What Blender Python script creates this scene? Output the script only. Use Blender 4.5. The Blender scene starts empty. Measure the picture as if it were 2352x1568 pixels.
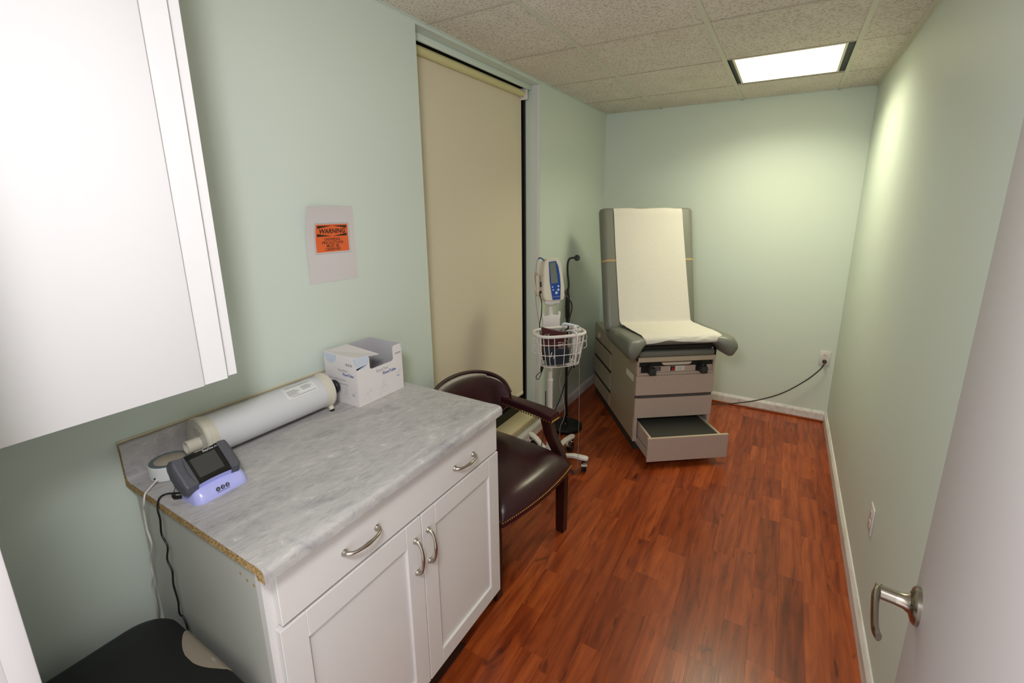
import bpy, bmesh, math, random
from mathutils import Vector, Matrix, noise
random.seed(7)
SC = bpy.context.scene
COL = SC.collection
PI = math.pi

# ------------------------------------------------------------------ camera, world, lights, exposure
W, D, H = 1.908, 4.016, 2.45            # room: left wall x=0, right wall x=W, back wall y=D, ceiling z=H
cam = bpy.data.cameras.new('camera'); co = bpy.data.objects.new('camera', cam); COL.objects.link(co)
pitch, yaw, roll = 0.22691, -0.52178, -0.00419
fw = Vector((math.sin(yaw)*math.cos(pitch), math.cos(yaw)*math.cos(pitch), -math.sin(pitch)))
rt = Vector((math.cos(yaw), -math.sin(yaw), 0)); up = rt.cross(fw)
r2 = math.cos(roll)*rt + math.sin(roll)*up; u2 = -math.sin(roll)*rt + math.cos(roll)*up
Mx = Matrix((r2, u2, -fw)).transposed().to_4x4(); Mx.translation = Vector((1.48775, 0.0, 1.66423))
co.matrix_world = Mx
cam.sensor_width = 36.0; cam.lens = 36.0*1033.3/2352.0
cam.shift_x = -(1208.04-1176.0)/2352.0; cam.shift_y = (714.26-784.0)/2352.0
cam.clip_start = 0.01
SC.camera = co

world = bpy.data.worlds.new('world'); SC.world = world; world.use_nodes = True
bg = world.node_tree.nodes['Background']; bg.inputs[0].default_value = (1.0, 0.985, 0.97, 1); bg.inputs[1].default_value = 1.5  # even ambient fill, added to lift shadows by way of the open doorway

def area(name, loc, target, size, power, color, size_y=None):
    l = bpy.data.lights.new(name, 'AREA'); l.energy = power; l.color = color; l.size = size
    if size_y: l.shape = 'RECTANGLE'; l.size_y = size_y
    o = bpy.data.objects.new(name, l); COL.objects.link(o); o.location = loc
    o.rotation_euler = (Vector(target)-Vector(loc)).to_track_quat('-Z', 'Y').to_euler()
    return o
# the photographer's diffused flash, held above and left of the camera in the doorway
area('camera_flash', (1.28, -0.05, 2.02), (0.75, 2.2, 1.15), 0.26, 18.0, (1.0, 0.97, 0.98))
FIX = 3.2                                 # glow of the ceiling fixture's diffuser
FIXP = 14.5                               # power of the lamp inside it
FIXC = (1.0, 0.95, 0.68)

SC.view_settings.view_transform = 'Standard'; SC.view_settings.look = 'None'
SC.view_settings.exposure = 0.14; SC.view_settings.gamma = 1.0; SC.view_settings.use_curve_mapping = False

# ------------------------------------------------------------------ materials
def lin(c):
    if isinstance(c, str): c = [int(c[i:i+2], 16)/255 for i in (0, 2, 4)]
    return tuple(x/12.92 if x <= 0.04045 else ((x+0.055)/1.055)**2.4 for x in c) + (1.0,)
class Mat:
    def __init__(s, name, col, rough=0.5, metal=0.0, spec=0.5, **kw):
        s.m = bpy.data.materials.new(name); s.m.use_nodes = True; s.t = s.m.node_tree; s.n = s.t.nodes; s.l = s.t.links
        s.b = s.n['Principled BSDF']; s.b.inputs['Base Color'].default_value = lin(col)
        s.b.inputs['Roughness'].default_value = rough; s.b.inputs['Metallic'].default_value = metal
        s.b.inputs['Specular IOR Level'].default_value = spec
        for k, v in kw.items(): s.b.inputs[k.replace('_', ' ')].default_value = v
    def node(s, typ, **kw):
        n = s.n.new(typ)
        for k, v in kw.items():
            if hasattr(n, k): setattr(n, k, v)
            else: n.inputs[k].default_value = v
        return n
    def coords(s, scale=(1, 1, 1), obj=True, rand=False, rot=(0, 0, 0)):
        tc = s.n.new('ShaderNodeTexCoord'); mp = s.n.new('ShaderNodeMapping'); mp.inputs['Scale'].default_value = scale; mp.inputs['Rotation'].default_value = rot
        src = tc.outputs['Object']
        if rand:
            oi = s.n.new('ShaderNodeObjectInfo'); vm = s.n.new('ShaderNodeVectorMath'); vm.operation = 'ADD'
            mu = s.n.new('ShaderNodeMath'); mu.operation = 'MULTIPLY'; mu.inputs[1].default_value = 57.0
            s.l.new(oi.outputs['Random'], mu.inputs[0]); s.l.new(src, vm.inputs[0]); s.l.new(mu.outputs[0], vm.inputs[1]); src = vm.outputs[0]
        s.l.new(src, mp.inputs['Vector']); return mp.outputs['Vector']
    def noise(s, vec, scale=5, detail=4, rough=0.55, dist=0.0):
        n = s.n.new('ShaderNodeTexNoise'); n.inputs['Scale'].default_value = scale; n.inputs['Detail'].default_value = detail
        n.inputs['Roughness'].default_value = rough; n.inputs['Distortion'].default_value = dist; s.l.new(vec, n.inputs['Vector']); return n.outputs['Fac']
    def ramp(s, fac, stops):
        r = s.n.new('ShaderNodeValToRGB'); e = r.color_ramp.elements
        while len(e) < len(stops): e.new(0.5)
        for i, (p, c) in enumerate(stops): e[i].position = p; e[i].color = lin(c)
        s.l.new(fac, r.inputs['Fac']); return r.outputs['Color']
    def mix(s, a, b, fac, mode='MIX'):
        n = s.n.new('ShaderNodeMix'); n.data_type = 'RGBA'; n.blend_type = mode
        for i, v in ((6, a), (7, b)):
            if hasattr(v, 'links'): s.l.new(v, n.inputs[i])
            else: n.inputs[i].default_value = lin(v)
        if hasattr(fac, 'links'): s.l.new(fac, n.inputs[0])
        else: n.inputs[0].default_value = fac
        return n.outputs[2]
    def color(s, sock): s.l.new(sock, s.b.inputs['Base Color'])
    def bump(s, h, strength=0.2, dist=0.002):
        b = s.n.new('ShaderNodeBump'); b.inputs['Strength'].default_value = strength; b.inputs['Distance'].default_value = dist
        s.l.new(h, b.inputs['Height']); s.l.new(b.outputs['Normal'], s.b.inputs['Normal'])
    def rough(s, sock): s.l.new(sock, s.b.inputs['Roughness'])

MT = {}
def simple(name, col, rough=0.5, metal=0.0, spec=0.5, bump=None, **kw):
    m = Mat(name, col, rough, metal, spec, **kw)
    if bump: m.bump(m.noise(m.coords(), bump[0], 3), bump[1], bump[2])
    MT[name] = m.m; return m.m
# painted walls
m = Mat('wall_paint', 'CBD8CA', 0.55, spec=0.3)
n = m.noise(m.coords(), 1.3, 3); m.color(m.ramp(n, [(0.35, 'CBD6CD'), (0.65, 'CDD7CC')]))
m.bump(m.noise(m.coords(), 160, 3), 0.12, 0.001); MT['wall'] = m.m
m = Mat('ceiling_tile_fissured', 'B8AFA0', 0.9, spec=0.1)
v = m.coords(rand=True)
a = m.noise(v, 95, 2, 0.6); b2 = m.noise(v, 6, 3)
c1 = m.ramp(a, [(0.36, 'BDB4A8'), (0.47, 'DCD5CA'), (0.6, 'E2DCD2')])
m.color(m.mix(c1, m.ramp(b2, [(0.3, 'C9C0B4'), (0.7, 'FFFFFF')]), 0.2, 'MULTIPLY')); m.bump(a, 0.5, 0.004); MT['tile'] = m.m
simple('grid_bar_paint', 'CDCCB9', 0.5)
simple('grid_seam', 'B9AFA0', 0.7)
# floor laminate, per plank variation
m = Mat('cherry_laminate', '8A4322', 0.36, spec=0.4)
v = m.coords((1, 1, 1), rand=True)
def scaled(v, s):
    mp = m.n.new('ShaderNodeMapping'); mp.inputs['Scale'].default_value = s; m.l.new(v, mp.inputs['Vector']); return mp.outputs['Vector']
g1 = m.noise(scaled(v, (34, 1.6, 1)), 1.0, 5, 0.55, 0.9); g2 = m.noise(scaled(v, (11, 1.5, 1)), 1.0, 3, 0.5, 3.2); g3 = m.noise(scaled(v, (220, 6, 1)), 1.0, 2)
oi = m.n.new('ShaderNodeObjectInfo')
ca = m.ramp(g1, [(0.30, '8C3F1B'), (0.5, 'A34D22'), (0.72, 'B45D2B')])
cb = m.ramp(g2, [(0.33, '6E2E16'), (0.45, '9B4620'), (0.62, 'B25A2A')])
cc = m.mix(ca, cb, 0.5)
wv = m.n.new('ShaderNodeTexWave'); wv.bands_direction = 'X'; wv.inputs['Scale'].default_value = 1.0; wv.inputs['Distortion'].default_value = 9.0; wv.inputs['Detail'].default_value = 2.0; wv.inputs['Detail Scale'].default_value = 0.9
m.l.new(scaled(v, (4.2, 0.9, 1)), wv.inputs['Vector'])
cc = m.mix(cc, m.ramp(wv.outputs['Fac'], [(0.0, 'B09488'), (0.18, 'E6DAD4'), (0.5, 'FFFFFF')]), 0.35, 'MULTIPLY')
kn = m.noise(scaled(v, (17, 6, 1)), 1.0, 2, 0.6, 1.2)
cc = m.mix(cc, m.ramp(kn, [(0.24, '6E5248'), (0.36, 'FFFFFF')]), 0.7, 'MULTIPLY')
tone = m.ramp(oi.outputs['Random'], [(0.0, 'D0C2BC'), (0.45, 'EAE0DA'), (1.0, 'FFFFFF')])
cc = m.mix(cc, tone, 1.0, 'MULTIPLY')
m.color(m.mix(cc, m.ramp(g3, [(0.35, 'B8A49C'), (0.6, 'FFFFFF')]), 0.35, 'MULTIPLY'))
m.rough(m.ramp(g3, [(0.3, '9A9A9A'), (0.7, '8C8C8C')])); MT['floor'] = m.m
simple('floor_core', '4A2414', 0.8)
# laminate counter
m = Mat('counter_laminate', 'A9A7A5', 0.38, spec=0.4)
v = m.coords((1, 1, 1), rot=(0, 0, math.radians(10)))
g = m.noise(scaled(v, (13, 5.2, 9)), 1.0, 6, 0.68, 1.2); g2 = m.noise(scaled(v, (40, 15, 20)), 1.0, 5, 0.7, 1.8); g3 = m.noise(scaled(v, (1.6, 1.2, 1.5)), 1.0, 3)
ca = m.ramp(g, [(0.30, '858285'), (0.45, 'AEACAC'), (0.58, 'BCB9B7'), (0.72, 'D8D3CC')])
cb = m.ramp(g2, [(0.34, '929092'), (0.5, 'B2B0AF'), (0.61, 'BBB8B4'), (0.67, 'E6E0D6')])
m.color(m.mix(m.mix(ca, cb, 0.5), m.ramp(g3, [(0.35, 'DDDDE0'), (0.65, 'FFFFFF')]), 0.6, 'MULTIPLY')); MT['laminate'] = m.m
m = Mat('particle_board', 'A88A5E', 0.85, spec=0.2)
a = m.noise(m.coords(), 260, 3, 0.7); m.color(m.ramp(a, [(0.36, '6E5433'), (0.5, 'A98A5C'), (0.62, 'CDB07C')])); m.bump(a, 0.4, 0.001); MT['particle'] = m.m
simple('cabinet_white', 'D6D3D2', 0.4, spec=0.35)
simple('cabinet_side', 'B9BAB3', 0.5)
simple('wall_cabinet_white', 'E2E1E3', 0.4, spec=0.35)
simple('toe_dark', '2A2522', 0.8)
simple('trim_white', 'D8D5D5', 0.42, spec=0.4)
m = Mat('worn_baseboard', 'D4D0CC', 0.45); a = m.noise(m.coords((6, 0.8, 6)), 5, 4, 0.6)
m.color(m.ramp(a, [(0.30, 'BDB3A9'), (0.45, 'D3CEC8'), (0.6, 'DAD7D5')])); MT['baseboard'] = m.m
simple('quarter_round_wood', '8C4222', 0.35)
simple('door_paint', 'BDB9BA', 0.6, spec=0.25, bump=(25, 0.08, 0.003))
simple('nickel', 'B4ADA2', 0.28, 1.0)
simple('brushed_nickel', 'A9A196', 0.24, 1.0)
simple('chrome', 'D5D5D5', 0.1, 1.0)
simple('black_plastic', '0C0D0E', 0.45)
simple('black_metal', '0B0C0C', 0.4)
simple('black_rubber', '090909', 0.7)
simple('black_frame', '070807', 0.5)
simple('window_glass', '050606', 0.04, spec=0.5)
m = Mat('shade_fabric', 'D8CEB6', 0.85, spec=0.15); a = m.noise(m.coords((1, 1, 1)), 700, 2); m.bump(a, 0.15, 0.0006); MT['shade'] = m.m
simple('shade_roll', 'CCC392', 0.7)
simple('sill_beige', 'CBBE9C', 0.45)
# exam table
m = Mat('table_laminate', 'B2A095', 0.42, spec=0.4); a = m.noise(m.coords(), 300, 2); m.color(m.ramp(a, [(0.3, 'AB988D'), (0.7, 'B6A499')])); MT['taupe'] = m.m
simple('table_side_laminate', '9C9079', 0.22, spec=0.5)
simple('table_dark', '2B2A28', 0.6)
simple('table_recess', '4A4342', 0.55)
simple('table_edge', 'B4A58F', 0.5)
m = Mat('grey_vinyl', '6C6D65', 0.42, spec=0.45); a = m.noise(m.coords(), 6, 3); m.bump(a, 0.12, 0.01); MT['vinyl'] = m.m
m = Mat('exam_paper', 'C8C4BC', 0.9, spec=0.1)
a = m.noise(m.coords((9, 9, 26)), 4, 4, 0.6); m.bump(a, 0.28, 0.006); MT['paper_roll'] = m.m
m = Mat('step_mat', '34332E', 0.95); a = m.noise(m.coords(), 400, 3); m.color(m.ramp(a, [(0.35, '2B2A26'), (0.6, '3C3B35'), (0.72, '55503E')])); m.bump(a, 0.5, 0.002); MT['mat'] = m.m
simple('switch_red', 'A31410', 0.3)
simple('tan_strap', 'A98E5E', 0.3)
simple('sticker_white', 'CFCBC2', 0.5)
simple('sticker_dark', '2D2E26', 0.5)
# arm chair
m = Mat('oxblood_vinyl', '3D161B', 0.3, spec=0.55); a = m.noise(m.coords(), 5, 3); m.bump(a, 0.15, 0.01); a2 = m.noise(m.coords(), 350, 2)
m.color(m.ramp(m.noise(m.coords(), 9, 3), [(0.35, '2C0F15'), (0.65, '36141A')])); MT['oxblood'] = m.m
m = Mat('mahogany', '33110D', 0.32, spec=0.5); a = m.noise(m.coords((30, 30, 3)), 1, 4); m.color(m.ramp(a, [(0.35, '220A08'), (0.65, '35130E')])); MT['mahogany'] = m.m
simple('brass', 'BF9A58', 0.35, 1.0)
# medical things
simple('stand_white', 'D6D1CE', 0.35, spec=0.5)
simple('monitor_cream', 'D2CBBB', 0.42)
simple('monitor_dark_cream', 'C4B9A6', 0.5)  # slightly darker cream, for the probe holder and pan tray
simple('monitor_blue', '1C4394', 0.3)
simple('lcd', '6C7366', 0.15)
simple('button_white', 'C9D2DE', 0.35)
simple('cuff_maroon', '47141D', 0.75, bump=(120, 0.3, 0.002))
simple('cuff_navy', '161D2C', 0.75, bump=(120, 0.3, 0.002))
simple('cord_grey', '8C8880', 0.5)
simple('cord_white', 'CFC9C6', 0.5)
simple('probe_blue', '23457F', 0.4)
simple('tube_white', 'C9CACD', 0.32, spec=0.5)
simple('cap_cream', 'C9C4B6', 0.35)
simple('paper_label', 'D6D7D8', 0.5)
simple('carton', 'D9D4D5', 0.6)
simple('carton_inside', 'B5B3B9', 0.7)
simple('print_pale_blue', 'BFC8D8', 0.6)
simple('print_grey', '8C8A8C', 0.6)
simple('print_line', 'B2AEB4', 0.6)
simple('print_blue', '30448F', 0.6)
simple('print_dark', '2B2829', 0.6)
simple('lavender', 'ADB1EA', 0.25, spec=0.5)
simple('charcoal_rubber', '4A4B52', 0.5)
simple('device_black', '0E0F0D', 0.12)
simple('device_screen', '3B3C3B', 0.2)
simple('silver_print', 'B9BABD', 0.4)
simple('speaker_white', 'D3D6D6', 0.35)
simple('speaker_ring', '5A6467', 0.4)
simple('speaker_mesh', '9C9384', 0.8, bump=(500, 0.4, 0.001))
simple('sheet_paper', 'CFCACA', 0.6)
simple('sign_orange', 'E0632F', 0.5)
simple('sign_black', '2A1F18', 0.5)
simple('plate_white', 'D2CCC8', 0.35)
simple('bin_black', '121313', 0.55, bump=(8, 0.05, 0.01))
simple('bin_taupe', '8D8373', 0.5)
simple('fixture_white', 'E6E0C6', 0.5)
mm = bpy.data.materials.new('fixture_diffuser'); mm.use_nodes = True
nt = mm.node_tree; nt.nodes.clear(); em = nt.nodes.new('ShaderNodeEmission'); ou = nt.nodes.new('ShaderNodeOutputMaterial')
em.inputs[0].default_value = FIXC + (1,); em.inputs[1].default_value = FIX; nt.links.new(em.outputs[0], ou.inputs[0]); MT['diffuser'] = mm

# ------------------------------------------------------------------ mesh helpers
def V(*a): return Vector(a)
class B:
    def __init__(s): s.bm = bmesh.new()
    def _merge(s, b, xf=None):
        if xf is not None: b.transform(xf)
        me = bpy.data.meshes.new('t'); b.to_mesh(me); b.free(); s.bm.from_mesh(me); bpy.data.meshes.remove(me); return s
    def box(s, lo, hi, bev=0.0, seg=2, xf=None):
        b = bmesh.new(); bmesh.ops.create_cube(b, size=1.0)
        for v in b.verts: v.co = Vector([lo[i] + (v.co[i]+0.5)*(hi[i]-lo[i]) for i in range(3)])
        if bev > 0: bmesh.ops.bevel(b, geom=b.edges[:], offset=bev, segments=seg, affect='EDGES', profile=0.5, clamp_overlap=True)
        return s._merge(b, xf)
    def prism(s, pts, vec, bev=0.0, seg=2, xf=None):
        """closed 3D polygon pts extruded by vec"""
        b = bmesh.new(); f = b.faces.new([b.verts.new(p) for p in pts]); r = bmesh.ops.extrude_face_region(b, geom=[f])
        vs = [e for e in r['geom'] if isinstance(e, bmesh.types.BMVert)]
        bmesh.ops.translate(b, verts=vs, vec=Vector(vec)); bmesh.ops.recalc_face_normals(b, faces=b.faces)
        if bev > 0: bmesh.ops.bevel(b, geom=b.edges[:], offset=bev, segments=seg, affect='EDGES', clamp_overlap=True)
        return s._merge(b, xf)
    def cyl(s, p0, p1, r0, r1=None, n=24, cap=True, bev=0.0):
        r1 = r0 if r1 is None else r1; p0 = Vector(p0); p1 = Vector(p1); d = p1-p0; b = bmesh.new()
        bmesh.ops.create_cone(b, cap_ends=cap, segments=n, radius1=r0, radius2=r1, depth=d.length)
        if bev > 0: bmesh.ops.bevel(b, geom=[e for e in b.edges if abs(e.verts[0].co.z-e.verts[1].co.z) < 1e-6], offset=bev, segments=2, affect='EDGES')
        return s._merge(b, Matrix.Translation((p0+p1)/2) @ d.to_track_quat('Z', 'Y').to_matrix().to_4x4())
    def ball(s, c, r, n=16, sc=(1, 1, 1), xf=None):
        b = bmesh.new(); bmesh.ops.create_uvsphere(b, u_segments=n, v_segments=max(4, n//2), radius=r)
        m4 = Matrix.Translation(c) @ Matrix.Diagonal((*sc, 1))
        return s._merge(b, (xf @ m4) if xf is not None else m4)
    def lathe(s, prof, axis_p=(0, 0, 0), axis_d=(0, 0, 1), n=32):
        """prof list of (r, h) along the axis"""
        b = bmesh.new(); rings = []
        for r, h in prof:
            if r < 1e-6: rings.append([b.verts.new((0, 0, h))])
            else: rings.append([b.verts.new((r*math.cos(2*PI*i/n), r*math.sin(2*PI*i/n), h)) for i in range(n)])
        for A, C in zip(rings, rings[1:]):
            for i in range(n):
                j = (i+1) % n
                if len(A) == 1 and len(C) > 1: b.faces.new((A[0], C[i], C[j]))
                elif len(C) == 1 and len(A) > 1: b.faces.new((A[i], A[j], C[0]))
                elif len(A) > 1: b.faces.new((A[i], A[j], C[j], C[i]))
        bmesh.ops.recalc_face_normals(b, faces=b.faces)
        return s._merge(b, Matrix.Translation(axis_p) @ Vector(axis_d).to_track_quat('Z', 'Y').to_matrix().to_4x4())
    def tube(s, pts, r, n=8, smooth=4, closed=False, flat=None, cap=True):
        """sweep along a smoothed path; r a number or list per control point; flat=(a,b) section scale"""
        P = [Vector(p) for p in pts]; R = list(r) if isinstance(r, (list, tuple)) else [r]*len(P)
        path, rad = [], []
        N = len(P); segs = N if closed else N-1
        for i in range(segs):
            if closed: a, b_, c, d = P[(i-1) % N], P[i], P[(i+1) % N], P[(i+2) % N]
            else: a, b_, c, d = P[max(i-1, 0)], P[i], P[i+1], P[min(i+2, N-1)]
            for k in range(smooth):
                t = k/smooth
                q = 0.5*((2*b_) + (c-a)*t + (2*a-5*b_+4*c-d)*t*t + (3*b_-a-3*c+d)*t**3) if smooth > 1 else b_
                path.append(q); rad.append(R[i]+(R[(i+1) % N]-R[i])*t)
        if not closed: path.append(P[-1]); rad.append(R[-1])
        b = bmesh.new(); rings = []; M = len(path); nrm = None
        for i, q in enumerate(path):
            t = (path[(i+1) % M]-path[(i-1) % M]) if closed else (path[min(i+1, M-1)]-path[max(i-1, 0)])
            t.normalize()
            if nrm is None:
                nrm = Vector((0, 0, 1)) if abs(t.z) < 0.9 else Vector((1, 0, 0))
            nrm = (nrm - t*nrm.dot(t)); nrm.normalize(); bi = t.cross(nrm)
            fa, fb = flat if flat else (1, 1)
            rings.append([b.verts.new(q + rad[i]*(fa*math.cos(2*PI*k/n)*nrm + fb*math.sin(2*PI*k/n)*bi)) for k in range(n)])
        for i in range(M if closed else M-1):
            A, C = rings[i], rings[(i+1) % M]
            for k in range(n): b.faces.new((A[k], A[(k+1) % n], C[(k+1) % n], C[k]))
        if cap and not closed: b.faces.new(rings[0][::-1]); b.faces.new(rings[-1])
        bmesh.ops.recalc_face_normals(b, faces=b.faces)
        return s._merge(b)
    def grid(s, fn, nu, nv, thick=None):
        """surface fn(u,v) over [0,1]^2; thick: a vector function giving the back offset"""
        b = bmesh.new(); g = [[b.verts.new(fn(i/nu, j/nv)) for j in range(nv+1)] for i in range(nu+1)]
        for i in range(nu):
            for j in range(nv): b.faces.new((g[i][j], g[i+1][j], g[i+1][j+1], g[i][j+1]))
        if thick:
            h = [[b.verts.new(Vector(g[i][j].co)+Vector(thick(i/nu, j/nv))) for j in range(nv+1)] for i in range(nu+1)]
            for i in range(nu):
                for j in range(nv): b.faces.new((h[i][j+1], h[i+1][j+1], h[i+1][j], h[i][j]))
            for i in range(nu):
                b.faces.new((g[i+1][0], g[i][0], h[i][0], h[i+1][0])); b.faces.new((g[i][nv], g[i+1][nv], h[i+1][nv], h[i][nv]))
            for j in range(nv):
                b.faces.new((g[0][j], g[0][j+1], h[0][j+1], h[0][j])); b.faces.new((g[nu][j+1], g[nu][j], h[nu][j], h[nu][j+1]))
            bmesh.ops.recalc_face_normals(b, faces=b.faces)
        return s._merge(b)
    def flat(s, polys, fn):
        """flat print: polygons of 2D points mapped by fn(x,y)"""
        for p in polys: s.bm.faces.new([s.bm.verts.new(fn(*q)) for q in p])
        return s
    def text(s, body, size, fn, shear=0.0, align='CENTER', bold=0.0):
        cu = bpy.data.curves.new('t', 'FONT'); cu.body = body; cu.size = size; cu.align_x = align; cu.shear = shear; cu.offset = bold; cu.resolution_u = 3
        o = bpy.data.objects.new('t', cu); COL.objects.link(o)
        me = bpy.data.meshes.new_from_object(o.evaluated_get(bpy.context.evaluated_depsgraph_get()))
        for v in me.vertices: v.co = fn(v.co.x, v.co.y)
        s.bm.from_mesh(me); bpy.data.meshes.remove(me); bpy.data.objects.remove(o); bpy.data.curves.remove(cu); return s
    def stroke(s, pts, w, fn):
        """thin printed line in 2D mapped by fn"""
        P = [Vector((*p, 0)) for p in pts]
        for a, c in zip(P, P[1:]):
            d = c-a
            if d.length < 1e-6: continue
            nn = Vector((-d.y, d.x, 0)).normalized()*w/2
            s.bm.faces.new([s.bm.verts.new(fn(q.x, q.y)) for q in (a-nn, c-nn, c+nn, a+nn)])
        return s
    def xf(s, m4): s.bm.transform(m4); return s
def obj(name, b, mat, parent=None, smooth=True, angle=35, mats=None):
    bm = b.bm; me = bpy.data.meshes.new(name); bm.to_mesh(me); bm.free()
    me.materials.append(MT[mat])
    if smooth:
        for p in me.polygons: p.use_smooth = True
        me.set_sharp_from_angle(angle=math.radians(angle))
    o = bpy.data.objects.new(name, me); COL.objects.link(o)
    if parent: o.parent = parent
    return o
def tag(o, label, cat, group=None):
    o['label'] = label; o['category'] = cat
    if group: o['group'] = group
    return o
def thing(name, label, cat, loc=(0, 0, 0), rz=0.0, group=None):
    o = bpy.data.objects.new(name, None); COL.objects.link(o); o.location = loc; o.rotation_euler = (0, 0, rz); o.empty_display_size = 0.1
    return tag(o, label, cat, group)
def struct(o, label=None, cat=None):
    o['kind'] = 'structure'
    if label: o['label'] = label
    if cat: o['category'] = cat
    return o
def link_copy(o, name, loc, parent, scale=(1, 1, 1)):
    c = bpy.data.objects.new(name, o.data); COL.objects.link(c); c.location = loc; c.scale = scale; c.parent = parent; return c

# ================================================================== THE ROOM
WY0, WY1, WTOP, SILL = 1.64, 2.785, 2.436, 0.165     # window opening in the left wall
b = B(); T = 0.2
b.box((-T, 0.07, 0), (0, WY0, H)); b.box((-T, WY1, 0), (0, D+T, H)); b.box((-T, WY0, 0), (0, WY1, SILL-0.03)); b.box((-T, WY0, WTOP), (0, WY1, H))
struct(obj('wall_left', b, 'wall', smooth=False), 'pale green left wall with a tall recessed window', 'wall')
b = B(); b.box((0, D, 0), (W+T, D+T, H))
struct(obj('wall_back', b, 'wall', smooth=False), 'pale green back wall behind the exam table', 'wall')
b = B(); b.box((W, 0.07, 0), (W+T, D, H))
struct(obj('wall_right', b, 'wall', smooth=False), 'pale green right wall behind the open door', 'wall')
b = B(); b.box((-T, -0.05, 0), (0.70, 0.07, H)); b.box((1.70, -0.05, 0), (W+T, 0.07, H)); b.box((0.70, -0.05, 2.11), (1.70, 0.07, H))
struct(obj('wall_front', b, 'wall', smooth=False), 'doorway wall at the near end of the room', 'wall')

# floor: strips of cherry laminate, each a plank
b = B(); b.box((-0.0, -0.05, -0.06), (W, D, -0.009))
floor = struct(obj('floor', b, 'floor_core', smooth=False), 'glossy reddish brown laminate plank floor', 'floor')
me_pl = None
SW = 0.0954; x = 0.0; col_i = 0; starts = []
nrow = 20
unit = {}
def plank_mesh(w, l):
    key = (round(w, 3), round(l, 2))
    if key in unit: return unit[key]
    bb = B(); bb.box((0.0001, 0.0001, -0.009), (w-0.0001, l-0.0001, 0.0), 0.0002, 1)
    me = bpy.data.meshes.new('plank'); bb.bm.to_mesh(me); bb.bm.free(); me.materials.append(MT['floor']); unit[key] = me; return me
for i in range(nrow):
    x0 = i*SW; w = SW
    y = -0.05 - random.uniform(0, 0.4)
    while y < D:
        l = random.choice((0.22, 0.30, 0.38, 0.46, 0.54, 0.62))
        y0 = max(y, -0.05); y1 = min(y+l, D)
        if y1-y0 > 0.03 and not (x0+w < 0.58 and y1 < 1.25) :
            o = bpy.data.objects.new('plank', plank_mesh(w, y1-y0)); COL.objects.link(o); o.location = (x0, y0, 0); o.parent = floor
        y += l

# ceiling: lay-in tiles on a metal grid
GX, GY, S = 1.0818, 2.9256, 0.6096
xs = [0.0, GX-S, GX, GX+S, W]; ys = [-0.12] + [GY-S*k for k in range(4, -2, -1)] + [D]
ys = sorted(y for y in ys if y <= D)
b = B(); b.box((0, -0.05, H+0.14), (W, D, H+0.2))
ceil = struct(obj('ceiling', b, 'trim_white', smooth=False), 'suspended ceiling of speckled beige square tiles', 'ceiling')
for i in range(4):
    for j in range(len(ys)-1):
        if i == 2 and abs(ys[j]-GY) < 1e-3: continue
        x0, x1, y0, y1 = xs[i], xs[i+1], max(ys[j], -0.05), ys[j+1]
        b = B(); b.box((x0+0.004, y0+0.002, H+0.0015+random.uniform(0, 0.001)), (x1-0.004, y1-0.002, H+0.016), 0.0012, 1)
        obj('ceiling_tile', b, 'tile', ceil, smooth=False)
for x in xs[1:4]:
    b = B(); b.box((x-0.0115, -0.05, H-0.001), (x+0.0115, D, H+0.0014)); b.box((x-0.002, -0.05, H+0.001), (x+0.002, D, H+0.03)); obj('grid_bar', b, 'grid_bar_paint', ceil, smooth=False)
for y in ys[1:-1]:
    for i in range(4):
        b = B(); b.box((xs[i]+0.0115, y-0.0035, H-0.0002), (xs[i+1]-0.0115, y+0.0035, H+0.0014)); obj('cross_bar', b, 'grid_seam', ceil, smooth=False)
b = B(); b.box((W-0.02, 0.05, H-0.001), (W, D, H+0.003)); b.box((W-0.004, 0.05, H-0.018), (W, D, H)); struct(obj('trim_1', b, 'grid_bar_paint', smooth=False))
b = B(); b.box((0, 0.05, H-0.001), (0.012, D, H+0.002)); b.box((0, 0.05, H-0.006), (0.002, D, H)); struct(obj('trim_2', b, 'wall', smooth=False))
b = B(); b.box((0.02, D-0.012, H-0.001), (W-0.02, D, H+0.002)); struct(obj('trim_3', b, 'wall', smooth=False))

# ceiling light fixture
fx = thing('ceiling_light', 'glowing recessed square ceiling light with a cream frame', 'ceiling light', (GX+S/2, GY+S/2, H))
x0, x1, y0, y1 = -0.268, 0.262, -0.296, 0.268
b = B(); t = 0.012; dz = 0.075
b.box((x0, y0, 0.0), (x0+t, y1, dz)); b.box((x1-t, y0, 0.0), (x1, y1, dz)); b.box((x0+t, y0, 0.0), (x1-t, y0+t, dz)); b.box((x0+t, y1-t, 0.0), (x1-t, y1, dz))
obj('frame', b, 'fixture_white', fx, smooth=False)
b = B(); b.box((x0+t, y0+t, dz-0.012), (x1-t, y1-t, dz-0.004)); obj('diffuser', b, 'diffuser', fx, smooth=False)
b = B(); b.box((-0.303, -0.303, dz), (0.303, 0.303, dz+0.02))
for lo, hi in (((-0.303, -0.303, 0.01), (x0, 0.303, dz)), ((x1, -0.303, 0.01), (0.303, 0.303, dz))): b.box(lo, hi)
obj('housing', b, 'black_frame', fx, smooth=False)
la = area('fixture_lamp', (GX+S/2-0.003, GY+S/2-0.014, H+dz-0.016), (GX+S/2-0.003, GY+S/2-0.014, 0), 0.50, FIXP, FIXC, 0.53); la.data.spread = math.radians(140)

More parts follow.
